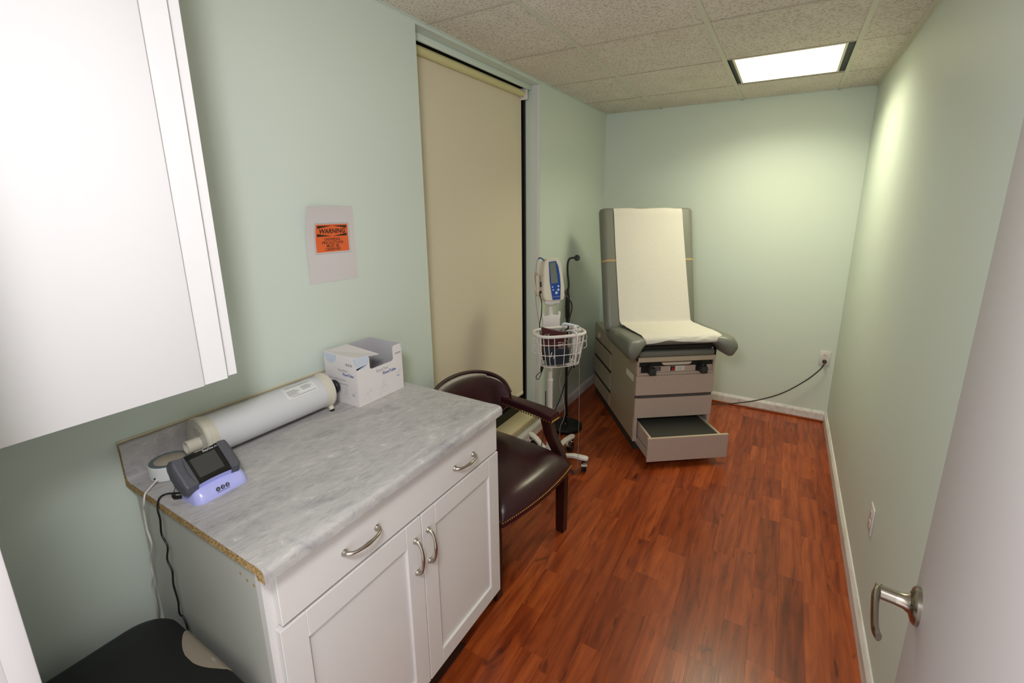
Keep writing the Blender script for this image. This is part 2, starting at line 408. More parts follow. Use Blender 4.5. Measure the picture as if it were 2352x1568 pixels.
# baseboards
def basebd(name, pts, h=0.083, t=0.012, mat='baseboard'):
    (ax, ay), (bx, by) = pts; d = Vector((bx-ax, by-ay, 0)); L = d.length; d.normalize(); nn = Vector((-d.y, d.x, 0))
    prof = [(0, 0), (t, 0), (t, h-0.02), (t*0.55, h-0.006), (t*0.3, h), (0, h)]
    b = B(); A = Vector((ax, ay, 0)); b.prism([A+nn*p[0]+V(0, 0, p[1]) for p in prof], d*L)
    return struct(obj(name, b, mat, smooth=False))
basebd('baseboard_right', ((W, 0.07), (W, D)), 0.083, 0.016)
basebd('baseboard_back', ((W-0.016, D), (0, D)))
basebd('baseboard_left', ((0, D-0.012), (0, 1.31)))
b = B(); b.box((0.012, D-0.03, 0), (W-0.016, D-0.012, 0.014), 0.005); struct(obj('trim_4', b, 'quarter_round_wood'))

# window: black frame, night-dark pane, beige sill, roller shade
b = B(); b.box((-0.17, WY0, SILL-0.03), (-0.135, WY0+0.03, WTOP)); b.box((-0.17, WY1-0.03, SILL-0.03), (-0.135, WY1, WTOP)); b.box((-0.17, WY0, SILL-0.03), (-0.125, WY1, SILL+0.07)); b.box((-0.17, WY0, WTOP-0.05), (-0.125, WY1, WTOP)); b.box((-0.165, 2.55, SILL), (-0.14, 2.59, 2.4)); b.box((-0.135, WY1-0.02, SILL), (-0.110, WY1, WTOP))
wf = struct(obj('window_1', b, 'black_frame', smooth=False), 'tall narrow window with black frame behind the shade', 'window')
b = B(); b.box((-0.158, WY0+0.02, SILL+0.05), (-0.152, WY1-0.02, WTOP-0.03)); obj('pane', b, 'window_glass', wf, smooth=False)
b = B(); b.box((-0.125, WY0, SILL-0.03), (0.012, WY1, SILL), 0.003); b.box((0.0, WY0-0.01, SILL-0.05), (0.008, WY1+0.01, SILL-0.028), 0.002)
obj('sill', b, 'sill_beige', wf)
b = B(); b.box((-0.075, WY0, WTOP-0.032), (-0.06, WY1, WTOP), 0.004); obj('head_trim', b, 'wall', wf)
b = B(); b.box((-0.03, WY1-0.004, SILL), (-0.004, WY1, WTOP-0.002), 0.002); obj('jamb_trim', b, 'trim_white', wf)
sh = thing('roller_shade', 'beige fabric roller shade pulled down over the window', 'window shade', (-0.1, (WY0+WY1)/2, 0.295))
hl = (WY1-WY0)/2-0.042
b = B(); b.cyl((0, -hl, 2.085), (0, hl-0.012, 2.085), 0.021, n=24); obj('roller', b, 'shade_roll', sh)
b = B()
b.grid(lambda u, v: V(-0.019+0.001*math.sin(9*u+2*v), -hl+2*hl*u, 0.0+2.085*v), 24, 12, lambda u, v: (-0.0008, 0, 0)); obj('fabric', b, 'shade', sh)
b = B(); b.box((-0.025, -hl, -0.006), (-0.014, hl, 0.018), 0.003); obj('bottom_bar', b, 'shade', sh)
b = B(); b.box((-0.03, hl-0.006, 2.05), (0.03, hl+0.003, 2.12), 0.003); b.cyl((0, hl-0.012, 2.085), (0, hl+0.003, 2.085), 0.026, n=20); obj('bracket', b, 'trim_white', sh)

# doorway casing at the near left, and the open door at the right
b = B(); b.box((0.70, -0.07, 0), (0.735, 0.083, 2.11), 0.003); b.box((0.62, 0.07, 0), (0.712, 0.086, 2.16), 0.006); b.box((0.62, -0.068, 0), (0.712, -0.05, 2.16), 0.006); b.box((0.735, -0.03, 0), (0.75, 0.036, 2.11), 0.004); b.box((0.735, 0.058, 0), (0.739, 0.083, 2.11), 0.002)
jm = struct(obj('trim_5', b, 'door_paint'), 'white door jamb at the near left corner', 'door frame')
b = B(); b.box((0.735, 0.042, 0.88), (0.7385, 0.057, 0.99), 0.001)
b.box((0.735, 0.06, 0.99), (0.7425, 0.0835, 1.05), 0.003); obj('strike_plate', b, 'trim_white', jm)
Hg = Vector((1.66, 0.095, 0)); Ed = Vector((1.776, 1.0, 0)); dv = (Ed-Hg); dl = dv.length; dang = math.atan2(dv.y, dv.x)
dr = thing('door_1', 'white flush door standing open along the right wall', 'door', tuple(Hg), dang); dr['kind'] = 'structure'
b = B(); b.box((0, -0.042, 0.012), (dl, 0, 2.08), 0.003); obj('leaf', b, 'door_paint', dr)
hx, hz = dl-0.062, 0.955
b = B(); b.lathe([(0.0, 0.0), (0.034, 0.0), (0.034, 0.006), (0.030, 0.010), (0.018, 0.014), (0.0135, 0.022), (0.0125, 0.034), (0.0125, 0.064), (0.0, 0.066)], (hx, 0, hz), (0, 1, 0), 32)
hd = obj('rosette', b, 'brushed_nickel', dr)
b = B(); b.tube([(hx+0.006, 0.056, hz), (hx-0.012, 0.062, hz+0.001), (hx-0.05, 0.064, hz), (hx-0.095, 0.063, hz-0.004), (hx-0.112, 0.058, hz-0.005)], [0.0125, 0.0125, 0.011, 0.0105, 0.009], 12, flat=(1.0, 0.55)); obj('lever', b, 'brushed_nickel', hd)
b = B(); b.box((-0.012, -0.046, 0.25), (0.004, 0.004, 0.35), 0.003); b.box((-0.012, -0.046, 1.75), (0.004, 0.004, 1.85), 0.003); obj('hinge', b, 'brushed_nickel', dr)

# outlets
def outlet(label, loc, rz):
    t = thing('wall_outlet', label, 'outlet', loc, rz)
    b = B(); b.box((-0.036, -0.006, -0.058), (0.036, 0, 0.058), 0.003); obj('cover_plate', b, 'plate_white', t)
    for z in (0.022, -0.022):
        b = B(); b.cyl((0, -0.0075, z), (0, -0.005, z), 0.0165, n=20); r = obj('receptacle', b, 'plate_white', t)
        b = B()
        for xx in (-0.006, 0.006): b.box((xx-0.001, -0.0079, z-0.001), (xx+0.001, -0.007, z+0.007))
        b.cyl((0, -0.0079, z-0.008), (0, -0.007, z-0.008), 0.002, n=10); obj('slots', b, 'print_dark', r, smooth=False)
    return t
outlet('white electrical outlet with black plug low on the back wall', (1.842, D, 0.518), 0)
outlet('empty white electrical outlet plate low on the right wall', (W, 2.06, 0.435), -PI/2)

# ================================================================== BASE CABINET AND COUNTER
CZ = 0.952; CY0, CY1, CXF = 0.398, 1.284, 0.647
cb = thing('base_cabinet', 'white shaker base cabinet with one wide drawer and two doors', 'cabinet', (0, 0, 0))
FX = 0.598     # face frame front
b = B()
b.box((0.016, 0.412, 0.0), (FX-0.09, 0.428, CZ-0.034)); b.box((FX-0.09, 0.412, 0.11), (FX-0.02, 0.428, CZ-0.034)); b.box((0.016, 1.270, 0.0), (FX-0.09, 1.286, CZ-0.034)); b.box((FX-0.09, 1.270, 0.11), (FX-0.02, 1.286, CZ-0.034)); b.box((0.016, 0.428, 0.11), (FX-0.02, 1.27, 0.126)); b.box((0.016, 0.428, 0.11), (0.03, 1.27, CZ-0.034))
obj('carcass', b, 'cabinet_side', cb, smooth=False)
b = B(); b.box((FX-0.02, 0.412, 0.11), (FX, 0.45, CZ-0.034)); b.box((FX-0.02, 1.25, 0.11), (FX, 1.288, CZ-0.034)); b.box((FX-0.02, 0.45, 0.11), (FX, 1.25, 0.15)); b.box((FX-0.02, 0.45, 0.74), (FX, 1.25, 0.79)); b.box((FX-0.02, 0.45, 0.88), (FX, 1.25, CZ-0.034)); b.box((FX-0.02, 0.85, 0.15), (FX, 0.89, 0.74))
obj('face_frame', b, 'cabinet_white', cb, smooth=False)
b = B(); b.box((FX-0.09, 0.428, 0.0), (FX-0.075, 1.27, 0.11)); obj('toe_kick', b, 'toe_dark', cb, smooth=False)
DF = 0.618
def pull(parent, p0, p1, out=0.028):
    p0 = Vector(p0); p1 = Vector(p1); d = p1-p0; o = Vector((out, 0, 0)); b = B()
    pts = [p0+V(0.002, 0, 0), p0+V(out*0.45, 0, 0)+d*0.02, p0+o*0.8+d*0.13, p0+o*0.98+d*0.32, p0+o*1.02+d*0.5, p0+o*0.98+d*0.68, p0+o*0.8+d*0.87, p0+V(out*0.45, 0, 0)+d*0.98, p1+V(0.002, 0, 0)]
    b.tube(pts, [0.0085, 0.006, 0.0042, 0.0045, 0.0058, 0.0045, 0.0042, 0.006, 0.0085], 12, 5)
    for p in (p0, p1): b.lathe([(0.0, 0.0), (0.0095, 0.0), (0.0095, 0.002), (0.007, 0.006), (0.0, 0.007)], tuple(p), (1, 0, 0), 16)
    return obj('handle', b, 'nickel', parent)
b = B(); b.box((FX, 0.433, 0.766), (DF, 1.286, 0.910), 0.0015, 1); dw = obj('drawer_front', b, 'cabinet_white', cb)
pull(dw, (DF, 0.602, 0.830), (DF, 0.706, 0.830)); pull(dw, (DF, 1.036, 0.826), (DF, 1.136, 0.826))
def shaker(y0, y1, z0, z1, hy):
    b = B(); st, rl = 0.062, 0.062
    b.box((FX, y0, z0), (DF, y0+st, z1), 0.0012, 1); b.box((FX, y1-st, z0), (DF, y1, z1), 0.0012, 1)
    b.box((FX, y0+st, z1-rl-0.01), (DF, y1-st, z1), 0.0012, 1); b.box((FX, y0+st, z0), (DF, y1-st, z0+rl), 0.0012, 1)
    d = obj('door', b, 'cabinet_white', cb)
    b = B(); b.box((FX+0.002, y0+st-0.004, z0+rl-0.004), (DF-0.009, y1-st+0.004, z1-rl+0.004)); obj('door_panel', b, 'cabinet_white', d, smooth=False)
    pull(d, (DF, hy, 0.578), (DF, hy, 0.690))
shaker(0.426, 0.868, 0.128, 0.757, 0.840); shaker(0.871, 1.292, 0.128, 0.757, 0.896)
for y, z in ((0.520, 0.878), (0.545, 0.872), (0.570, 0.870)):
    b = B(); b.cyl((y, 0.4128, z), (y, 0.4116, z), 0.004, n=8); obj('screw_chip', b, 'particle', cb)

# counter top: laminate skin over particle board, coved backsplash
ct = thing('counter_top', 'grey marble laminate counter top with raw particle board end', 'counter', (0, 0, CZ-0.034))
def cprof(off):
    """section (x, z above counter underside) of the laminate top side, and back again"""
    z = 0.034
    P = [(0.004, z+0.102), (0.017, z+0.102), (0.0195, z+0.098), (0.0205, z+0.06)]
    for k in range(7):
        a = PI + (PI/2)*k/6
        P.append((0.0205+0.018+0.018*math.cos(a), z+0.018+0.018*math.sin(a)))
    P += [(CXF-0.05, z), (CXF-0.03, z+0.0015), (CXF-0.018, z+0.001)]
    for k in range(7):
        a = PI/2 - (PI/2)*k/6
        P.append((CXF-0.014+0.014*math.cos(a), z-0.014+0.014*math.sin(a)))
    P += [(CXF, 0.002), (CXF-0.003, 0.0)]
    return P
top = cprof(0); th = 0.0012
b = B(); n = len(top)
def offs(P, d):
    out = []
    for i, p in enumerate(P):
        a = Vector(P[max(i-1, 0)]); c = Vector(P[min(i+1, len(P)-1)]); t_ = (c-a).normalized(); nn = Vector((t_.y, -t_.x)) if True else 0
        out.append((p[0]+nn.x*d, p[1]+nn.y*d))
    return out
inner = offs(top, th)
for i in range(n-1):
    q = [top[i], top[i+1], inner[i+1], inner[i]]
    vs0 = [b.bm.verts.new((p[0], CY0, p[1])) for p in q]; vs1 = [b.bm.verts.new((p[0], CY1, p[1])) for p in q]
    b.bm.faces.new(vs0); b.bm.faces.new(vs1[::-1])
    b.bm.faces.new((vs0[0], vs1[0], vs1[1], vs0[1])); b.bm.faces.new((vs0[2], vs1[2], vs1[3], vs0[3]))
bmesh.ops.remove_doubles(b.bm, verts=b.bm.verts, dist=1e-6); bmesh.ops.recalc_face_normals(b.bm, faces=b.bm.faces)
obj('laminate', b, 'laminate', ct)
core = inner + [(CXF-0.028, 0.0), (CXF-0.03, 0.012), (0.004, 0.012)]
b = B(); b.prism([V(p[0], CY0+0.0004, p[1]) for p in core], (0, CY1-CY0-0.0008, 0)); obj('core', b, 'particle', ct, smooth=False)
b = B(); b.box((0.0005, CY0, CZ+0.10-CZ+0.034-0.0005+0.003), (0.0045, CY1, 0.034+0.1085), 0.001); obj('caulk', b, 'sill_beige', ct)

# upper wall cabinet
wc = thing('wall_cabinet', 'bright white wall cabinet hanging above the counter', 'cabinet', (0, 0, 1.262))
b = B(); b.box((0.0, 0.092, 0.002), (0.312, 0.560, 0.93)); obj('body', b, 'wall_cabinet_white', wc, smooth=False)
b = B(); b.box((0.312, 0.536, 0.0), (0.331, 0.5615, 0.93), 0.0012, 1); obj('end_strip', b, 'wall_cabinet_white', wc)
b = B(); b.box((0.312, 0.48, -0.001), (0.344, 0.533, 0.93), 0.0012, 1); obj('stile', b, 'wall_cabinet_white', wc)
b = B(); b.box((0.316, 0.095, 0.0005), (0.353, 0.4775, 0.92), 0.002, 2); obj('door', b, 'wall_cabinet_white', wc)

# ================================================================== THINGS ON THE COUNTER
# calibration syringe tube
TC = (0.0905, 0.0, CZ+0.005+0.064)
tb = thing('calibration_syringe', 'long white and grey cylinder with cream end caps lying along the backsplash', 'syringe', (0.0905, 0.75, CZ))
zc = 0.069
b = B(); b.cyl((0, -0.19, zc), (0, 0.20, zc), 0.058, n=64); obj('barrel', b, 'tube_white', tb)
def capf(name, y0, s):
    b = B(); b.lathe([(0.0, 0.0), (0.060, 0.0), (0.064, 0.003), (0.064, 0.013), (0.0605, 0.015), (0.0605, 0.022), (0.0592, 0.026), (0.0585, 0.034)], (0, y0, zc), (0, s, 0), 64)
    o = obj(name, b, 'cap_cream', tb); return o
cn = capf('end_cap', -0.205, 1); cf = capf('end_cap', 0.214, -1)
b = B(); b.lathe([(0.0185, 0.0), (0.0185, -0.034), (0.0155, -0.034), (0.0155, -0.006), (0.0, -0.006)], (0.010, -0.2045, zc-0.006), (0, 1, 0), 28); b.box((0.004, -0.222, zc-0.05), (0.016, -0.2045, zc-0.022)); obj('spout', b, 'cap_cream', cn)
b = B(); b.lathe([(0.012, 0.0), (0.012, 0.024), (0.024, 0.027), (0.027, 0.034), (0.024, 0.042), (0.0, 0.044)], (0.004, 0.213, zc), (0, 1, 0), 28); obj('knob', b, 'black_plastic', cf)
for cp_, yy in ((cf, 0.203), (cn, -0.197)):
    for q in (-1, 1):
        b = B(); b.cyl((q*0.036, yy, 0.018), (q*0.041, yy, 0.006), 0.009, n=14); ft = obj('foot', b, 'cap_cream', cp_)
    b = B(); b.cyl((0.041, yy, 0.006), (0.0415, yy, 0.0), 0.0075, n=14); obj('foot_pad', b, 'black_rubber', cp_)
def on_barrel(x, y, r=0.0584):      # x along barrel (m), y around (m)
    a = math.radians(70) - y/r
    return V(r*math.cos(a), x, zc+r*math.sin(a))
b = B(); b.grid(lambda u, v: on_barrel(0.045+0.11*u, -0.02+0.055*v), 4, 10); lb = obj('label', b, 'paper_label', tb)
b = B()
for k in range(5):
    b.stroke([(0.053, 0.006+0.0045*k), (0.053+0.03+0.006*((k*7) % 3), 0.006+0.0045*k)], 0.0012, lambda x, y: on_barrel(x, y, 0.0587))
for k in range(4): b.stroke([(0.105, 0.002+0.0045*k), (0.105+0.03+0.004*((k*5) % 3), 0.002+0.0045*k)], 0.0012, lambda x, y: on_barrel(x, y, 0.0587))
b.stroke([(0.06, 0.030), (0.15, 0.030)], 0.0012, lambda x, y: on_barrel(x, y, 0.0587)); b.stroke([(0.06, -0.012), (0.15, -0.012)], 0.002, lambda x, y: on_barrel(x, y, 0.0587))
obj('lettering', b, 'print_dark', lb, smooth=False)
b = B()
for k in range(4): b.stroke([(-0.042, 0.036-0.006*k), (-0.042+0.028+0.008*((k*5) % 3), 0.036-0.006*k)], 0.0013, lambda x, y: V(x+0.03, -0.2052, zc+y-0.003))
b.flat([[(-0.046, 0.037), (-0.041, 0.037), (-0.0435, 0.033)]], lambda x, y: V(x+0.03-0.003, -0.2052, zc+y)); obj('lettering', b, 'print_dark', cn, smooth=False)

# carton of tubes
bx = thing('cardboard_carton', 'open white printed carton with a cut away front on the counter', 'box', (0.022, 1.020, CZ))
bw, bl, bh, ts = 0.176, 0.222, 0.187, 0.0022      # depth x, length y, height
def rnd(cx, cy, r, a0, a1, n=5): return [(cx+r*math.cos(a0+(a1-a0)*k/n), cy+r*math.sin(a0+(a1-a0)*k/n)) for k in range(n+1)]
ny0, ny1, nz = 0.060, 0.176, 0.128
fp = [(0, 0), (bl, 0), (bl, bh), (ny1+0.012, bh)] + rnd(ny1+0.012, bh-0.012, 0.012, PI/2, PI, 4) + rnd(ny1-0.010, nz+0.010, 0.010, 0, -PI/2, 4) + rnd(ny0+0.010, nz+0.010, 0.010, -PI/2, -PI, 4) + [(ny0, bh-0.012), (ny0-0.012, bh), (0, bh)]
b = B(); b.prism([V(bw-ts, p[0], p[1]) for p in fp], (ts, 0, 0)); ff = obj('front_panel', b, 'carton', bx, smooth=False)
b = B(); b.box((0, 0, 0), (bw-ts, ts, bh)); sp = obj('side_panel', b, 'carton', bx, smooth=False)
b = B(); b.box((0, bl-ts, 0), (bw-ts, bl, bh)); obj('side_panel', b, 'carton_inside', bx, smooth=False)
b = B(); b.box((0, ts, 0), (ts, bl-ts, bh)); obj('back_panel', b, 'carton_inside', bx, smooth=False)
b = B(); b.box((ts, ts, 0), (bw-ts, bl-ts, ts)); obj('bottom_panel', b, 'carton_inside', bx, smooth=False)
b = B(); b.prism([V(0.001, 0.0, bh), V(bw-0.003, 0.0, bh), V(bw-0.006, 0.112, bh-0.016), V(0.002, 0.105, bh-0.001)], (0, 0, ts)); obj('flap', b, 'carton', bx, smooth=False)
F = lambda x, y: V(bw+0.0004, x, y)           # print on the front panel, x along y
Sd = lambda x, y: V(x, -0.0004, y)            # print on the near side panel
def circ(cx, cy, r, a0=0, a1=2*PI, n=24): return [(cx+r*math.cos(a0+(a1-a0)*k/n), cy+r*math.sin(a0+(a1-a0)*k/n)) for k in range(n+1)]
for poly, fn in (([(0.0, bh)] + [(0.0, bh-0.046)] + rnd(0.022, bh-0.012, 0.036, -PI*0.72, -0.18, 8) + [(0.058, bh-0.012), (0.046, bh)], F), ([(bl-0.006, bh-0.002), (bl-0.001, bh-0.03), (bl-0.001, bh-0.002)], F),
                 ([(0.004, bh-0.002)] + rnd(0.036, bh-0.004, 0.034, PI, 2*PI, 12), Sd), ([(bw-0.016, bh-0.003), (bw-0.001, bh-0.036), (bw-0.001, bh-0.003)], Sd)):
    b = B(); b.flat([poly], fn); obj('printed_arc', b, 'print_pale_blue', bx, smooth=False)
b = B(); b.text('EasyOne', 0.0165, lambda x, y: F(0.088+x, 0.106+y), align='LEFT'); b.text('EasyOne', 0.0145, lambda x, y: Sd(0.075+x, bh-0.062+y), align='LEFT')
b.text('Resistance free testing', 0.0105, lambda x, y: Sd(0.016+x, 0.089+y), align='LEFT'); b.text('for precise measurement', 0.0105, lambda x, y: Sd(0.016+x, 0.073+y), align='LEFT')
obj('lettering', b, 'print_grey', bx, smooth=False)
b = B(); b.text('FlowTube', 0.0165, lambda x, y: F(0.118+x, 0.088+y), align='LEFT', bold=0.0004); b.text('FlowTube', 0.0145, lambda x, y: Sd(0.099+x, bh-0.077+y), align='LEFT', bold=0.0004)
b.stroke(rnd(0.196, 0.064, 0.006, PI, 1.9*PI, 6), 0.002, F); b.stroke(rnd(0.150, 0.045, 0.006, PI, 1.9*PI, 6), 0.002, Sd); obj('lettering', b, 'print_blue', bx, smooth=False)
b = B()
for k in range(3):
    b.flat([circ(0.192+k*0.010, bh-0.034, 0.0042)[:-1]], F); b.flat([circ(bw-0.052+k*0.0125, bh-0.032, 0.0052)[:-1]], Sd)
obj('logo_discs', b, 'print_grey', bx, smooth=False)
F2 = lambda x, y: V(bw+0.0008, x, y); S2 = lambda x, y: V(x, -0.0008, y)
b = B()
for k, ch in enumerate('ndd'): b.text(ch, 0.0085, lambda x, y, k=k: F2(0.192+k*0.010+x, bh-0.0366+y)); b.text(ch, 0.0105, lambda x, y, k=k: S2(bw-0.052+k*0.0125+x, bh-0.0352+y))
obj('logo_letters', b, 'carton', bx, smooth=False)
b = B(); lw = 0.0009
def hand(fn, ox, oy, s):
    b.stroke([(ox+s*p[0], oy+s*p[1]) for p in ((-.5, -.9), (-.55, -.4), (-.5, 0), (-.35, .25), (-.2, .3), (-.1, .15), (-.15, -.1), (-.05, -.3))], lw, fn)
    b.stroke([(ox+s*p[0], oy+s*p[1]) for p in ((-.05, -.3), (.3, -.28), (.45, -.1), (.47, .2), (.4, .38), (.1, .36), (-.05, .3))], lw, fn)
    b.stroke(circ(ox+s*0.0, oy+s*0.42, s*0.17, n=14), lw*1.3, fn)
    b.stroke([(ox+s*p[0], oy+s*p[1]) for p in ((-.12, .6), (-.1, .95), (.1, 1.2), (.45, 1.4))], lw, fn); b.stroke([(ox+s*p[0], oy+s*p[1]) for p in ((.1, .6), (.3, .75), (.6, 1.0))], lw, fn); b.stroke([(ox+s*p[0], oy+s*p[1]) for p in ((-.1, .9), (.05, .8), (.2, .95), (.3, .9))], lw, fn)
def small(fn, ox, oy, s):
    b.stroke([(ox+s*p[0], oy+s*p[1]) for p in ((-.6, -.5), (-.5, 0), (-.2, .3), (0, .1), (-.1, -.1), (.2, -.5), (.3, -.9))], lw, fn); b.stroke([(ox+s*p[0], oy+s*p[1]) for p in ((0, .1), (.3, .4), (.5, .5))], lw, fn); b.stroke(circ(ox+s*0.5, oy+s*0.55, s*0.2, n=10), lw, fn)
hand(F, 0.118, 0.030, 0.036); small(F, 0.042, 0.034, 0.028); small(F, 0.196, 0.072, 0.016); hand(Sd, 0.108, 0.030, 0.03); small(Sd, 0.152, 0.045, 0.018)
obj('line_drawing', b, 'print_line', bx, smooth=False)

# spirometer in its lavender cradle.  local: +x out of the counter towards the room, y along the counter
dvc = thing('spirometer_cradle', 'glossy lavender charging cradle holding the handheld spirometer', 'cradle', (0.262, 0.4985, CZ), math.radians(3))
def rrect(hx, hy, r, n=5):
    P = []
    for cx, cy, a in ((hx-r, hy-r, 0), (-hx+r, hy-r, PI/2), (-hx+r, -hy+r, PI), (hx-r, -hy+r, 1.5*PI)): P += [(cx+r*math.cos(a+PI/2*k/n), cy+r*math.sin(a+PI/2*k/n)) for k in range(n+1)]
    return P
b = B(); lay = []
secs = [(0.0, 0.046, 0.0655, 0.0), (0.008, 0.046, 0.065, 0.0), (0.022, 0.041, 0.062, -0.002), (0.034, 0.034, 0.058, -0.004), (0.040, 0.027, 0.053, -0.006)]
for z, hx_, hy_, sx in secs: lay.append([b.bm.verts.new((p[0]+sx, p[1], z + (0.0 if z < 0.03 else -0.010*(1-(abs(p[1])/hy_)**2)*1.0 + 0.0))) for p in rrect(hx_, hy_, min(hx_*0.6, 0.022))])
for A, C in zip(lay, lay[1:]):
    for k in range(len(A)): b.bm.faces.new((A[k], A[(k+1) % len(A)], C[(k+1) % len(A)], C[k]))
b.bm.faces.new(lay[0][::-1]); b.bm.faces.new(lay[-1]); obj('cradle_body', b, 'lavender', dvc, angle=50)
def crfront(x, y): # point on the sloped cradle front, x along, y up
    z = y; hxx = 0.046 if z < 0.008 else 0.046-(z-0.008)/0.014*0.006
    return V(hxx+0.0007, x, z)
b = B()
for k in range(3): b.flat([circ(-0.014+k*0.0115, 0.0185, 0.0050)[:-1]], crfront)
obj('logo_discs', b, 'print_dark', dvc, smooth=False)
b = B()
for k, ch in enumerate('ndd'): b.text(ch, 0.0098, lambda x, y, k=k: crfront(-0.014+k*0.0115+x, 0.0158+y)+V(0.0004, 0, 0))
obj('logo_letters', b, 'lavender', dvc, smooth=False)
b = B(); b.stroke([(-0.018, 0.0112), (0.013, 0.0112)], 0.0011, crfront); obj('lettering', b, 'print_dark', dvc, smooth=False)
# handheld device: tilted slab. local frame (u along y, v up the slab, w out of the face)
dev = thing('handheld_spirometer', 'dark grey handheld spirometer with black screen on the lavender cradle', 'spirometer', (0.262, 0.488, CZ), math.radians(2))
tl = math.radians(46)
DM = Matrix.Translation((-0.006, 0, 0.069)) @ Matrix.Rotation(-tl, 4, 'Y') @ Matrix(((0, 0, 1, 0), (1, 0, 0, 0), (0, 1, 0, 0), (0, 0, 0, 1)))
# columns: local (u, v, w) -> (w, u, v) then tilt so that face looks to +x and up
def halfh(u):      # half height of the body at u
    a = abs(u)/0.071
    hh = 0.0445 + 0.0075*a**2.0
    if a > 0.80: hh *= math.sqrt(max(0.0, 1-((a-0.80)/0.205)**2.4))
    return hh
def slab(u0, u1, w0, w1, inset, nu=14, nv=10, rnd_=0.008):
    b = B()
    def fn(u, v):
        uu = u0+(u1-u0)*u; hh = halfh(uu)-inset; t = 2*v-1; edge = max(0, abs(t)*hh-(hh-rnd_))/rnd_
        ww = w1 - (1-math.sqrt(max(0, 1-edge**2)))*(w1-w0)*0.6
        a = abs(uu)/0.071
        if a > 0.85: ww -= (w1-w0)*0.5*((a-0.85)/0.155)**2
        return V(uu, t*hh, ww)
    b.grid(fn, nu, nv, lambda u, v: (0, 0, -1)); 
    return b
def dslab(u0, u1, w0, w1, inset, nu=14, nv=12, r=0.008):
    b = slab(u0, u1, w0, w1, inset, nu, nv, r)
    for v in b.bm.verts:
        if v.co.z < w0-0.5+1e-9 or v.co.z < -0.3: v.co.z = w0
    return b
gr = [dslab(-0.0712, -0.036, -0.014, 0.0155, 0.0), dslab(0.042, 0.0712, -0.014, 0.0155, 0.0)]
for g in gr: obj('grip', g.xf(DM), 'charcoal_rubber', dev, angle=60)
b = dslab(-0.037, 0.043, -0.013, 0.0115, 0.0005, 14, 12, 0.004); obj('rim', b.xf(DM), 'lavender', dev, angle=60)
b = dslab(-0.0365, 0.0425, 0.010, 0.0128, 0.0050, 14, 10, 0.002); fc = obj('face', b.xf(DM), 'device_black', dev, angle=60)
b = B(); b.flat([[(-0.028, -0.027), (0.031, -0.027), (0.031, 0.027), (-0.028, 0.027)]], lambda x, y: V(x, y, 0.0131)); obj('screen', b.xf(DM), 'device_screen', fc, smooth=False)
b = B(); b.text('EasyOne', 0.0072, lambda x, y: V(0.006+x, 0.0325+y, 0.0131), align='LEFT', bold=0.0002); b.text('Air', 0.0072, lambda x, y: V(0.0335+x, 0.0325+y, 0.0131), align='LEFT', shear=0.25); obj('lettering', b.xf(DM), 'silver_print', fc, smooth=False)
b = B()
for i in range(12):
    for j in range(4):
        u = -0.064+0.0058*j; v = -0.036+0.0062*i+(j % 2)*0.003
        if j == 0 and (i < 2 or i > 9): continue
        a = abs(u)/0.071; b.ball((u, v, 0.0145-(0.012*((a-0.85)/0.155)**2 if a > 0.85 else 0)), 0.0015, 8)
obj('grip_bumps', b.xf(DM), 'charcoal_rubber', dev)
b = B(); b.tube([(-0.040, -0.040, 0.0145), (-0.046, 0.0, 0.0165), (-0.040, 0.040, 0.0145)], 0.0008, 6, 8); obj('grip_seam', b.xf(DM), 'print_dark', dev)
# smart speaker puck
spk = thing('smart_speaker', 'round white puck speaker with grey ring on the counter corner', 'speaker', (0.083, 0.476, CZ))
b = B(); b.lathe([(0.0, 0.0), (0.044, 0.0), (0.048, 0.004), (0.0485, 0.036), (0.0475, 0.041), (0.046, 0.042)], n=48); obj('shell', b, 'speaker_white', spk)
b = B(); b.lathe([(0.046, 0.042), (0.0445, 0.0435), (0.036, 0.0438), (0.0345, 0.0432)], n=48); obj('ring', b, 'speaker_ring', spk)
b = B(); b.lathe([(0.0347, 0.0432), (0.033, 0.0442), (0.0, 0.0446)], n=48); obj('mesh_top', b, 'speaker_mesh', spk)
b = B()
for k in range(6):
    a = math.radians(40+k*28); b.ball((0.0402*math.cos(a), 0.0402*math.sin(a), 0.0438), 0.0012, 8, (1, 1, 0.3))
obj('buttons', b, 'silver_print', spk)
b = B(); b.cyl((0.018, -0.044, 0.012), (0.0185, -0.0462, 0.012), 0.0035, n=12); obj('port', b, 'black_plastic', spk)

# cables hanging over the raw counter end
b = B(); b.tube([(0.108, 0.433, CZ+0.011), (0.112, 0.424, CZ+0.008), (0.124, 0.408, CZ+0.005), (0.136, 0.394, CZ+0.001), (0.137, 0.388, 0.93), (0.119, 0.390, 0.902), (0.112, 0.390, 0.845), (0.118, 0.391, 0.80), (0.081, 0.391, 0.732), (0.076, 0.391, 0.68), (0.052, 0.392, 0.634), (0.042, 0.394, 0.559), (0.02, 0.396, 0.477), (0.02, 0.398, 0.3), (0.03, 0.398, 0.06), (0.05, 0.36, 0.0035)], 0.0024, 8, 5)
wcb = tag(obj('power_cable', b, 'cord_white'), 'thin white cable hanging from the puck speaker over the counter edge', 'cable')
b = B(); b.tube([(0.1035, 0.4405, CZ+0.012), (0.107, 0.434, CZ+0.0115), (0.111, 0.427, CZ+0.0095)], [0.0042, 0.0042, 0.003], 10); obj('plug', b, 'cord_white', wcb)
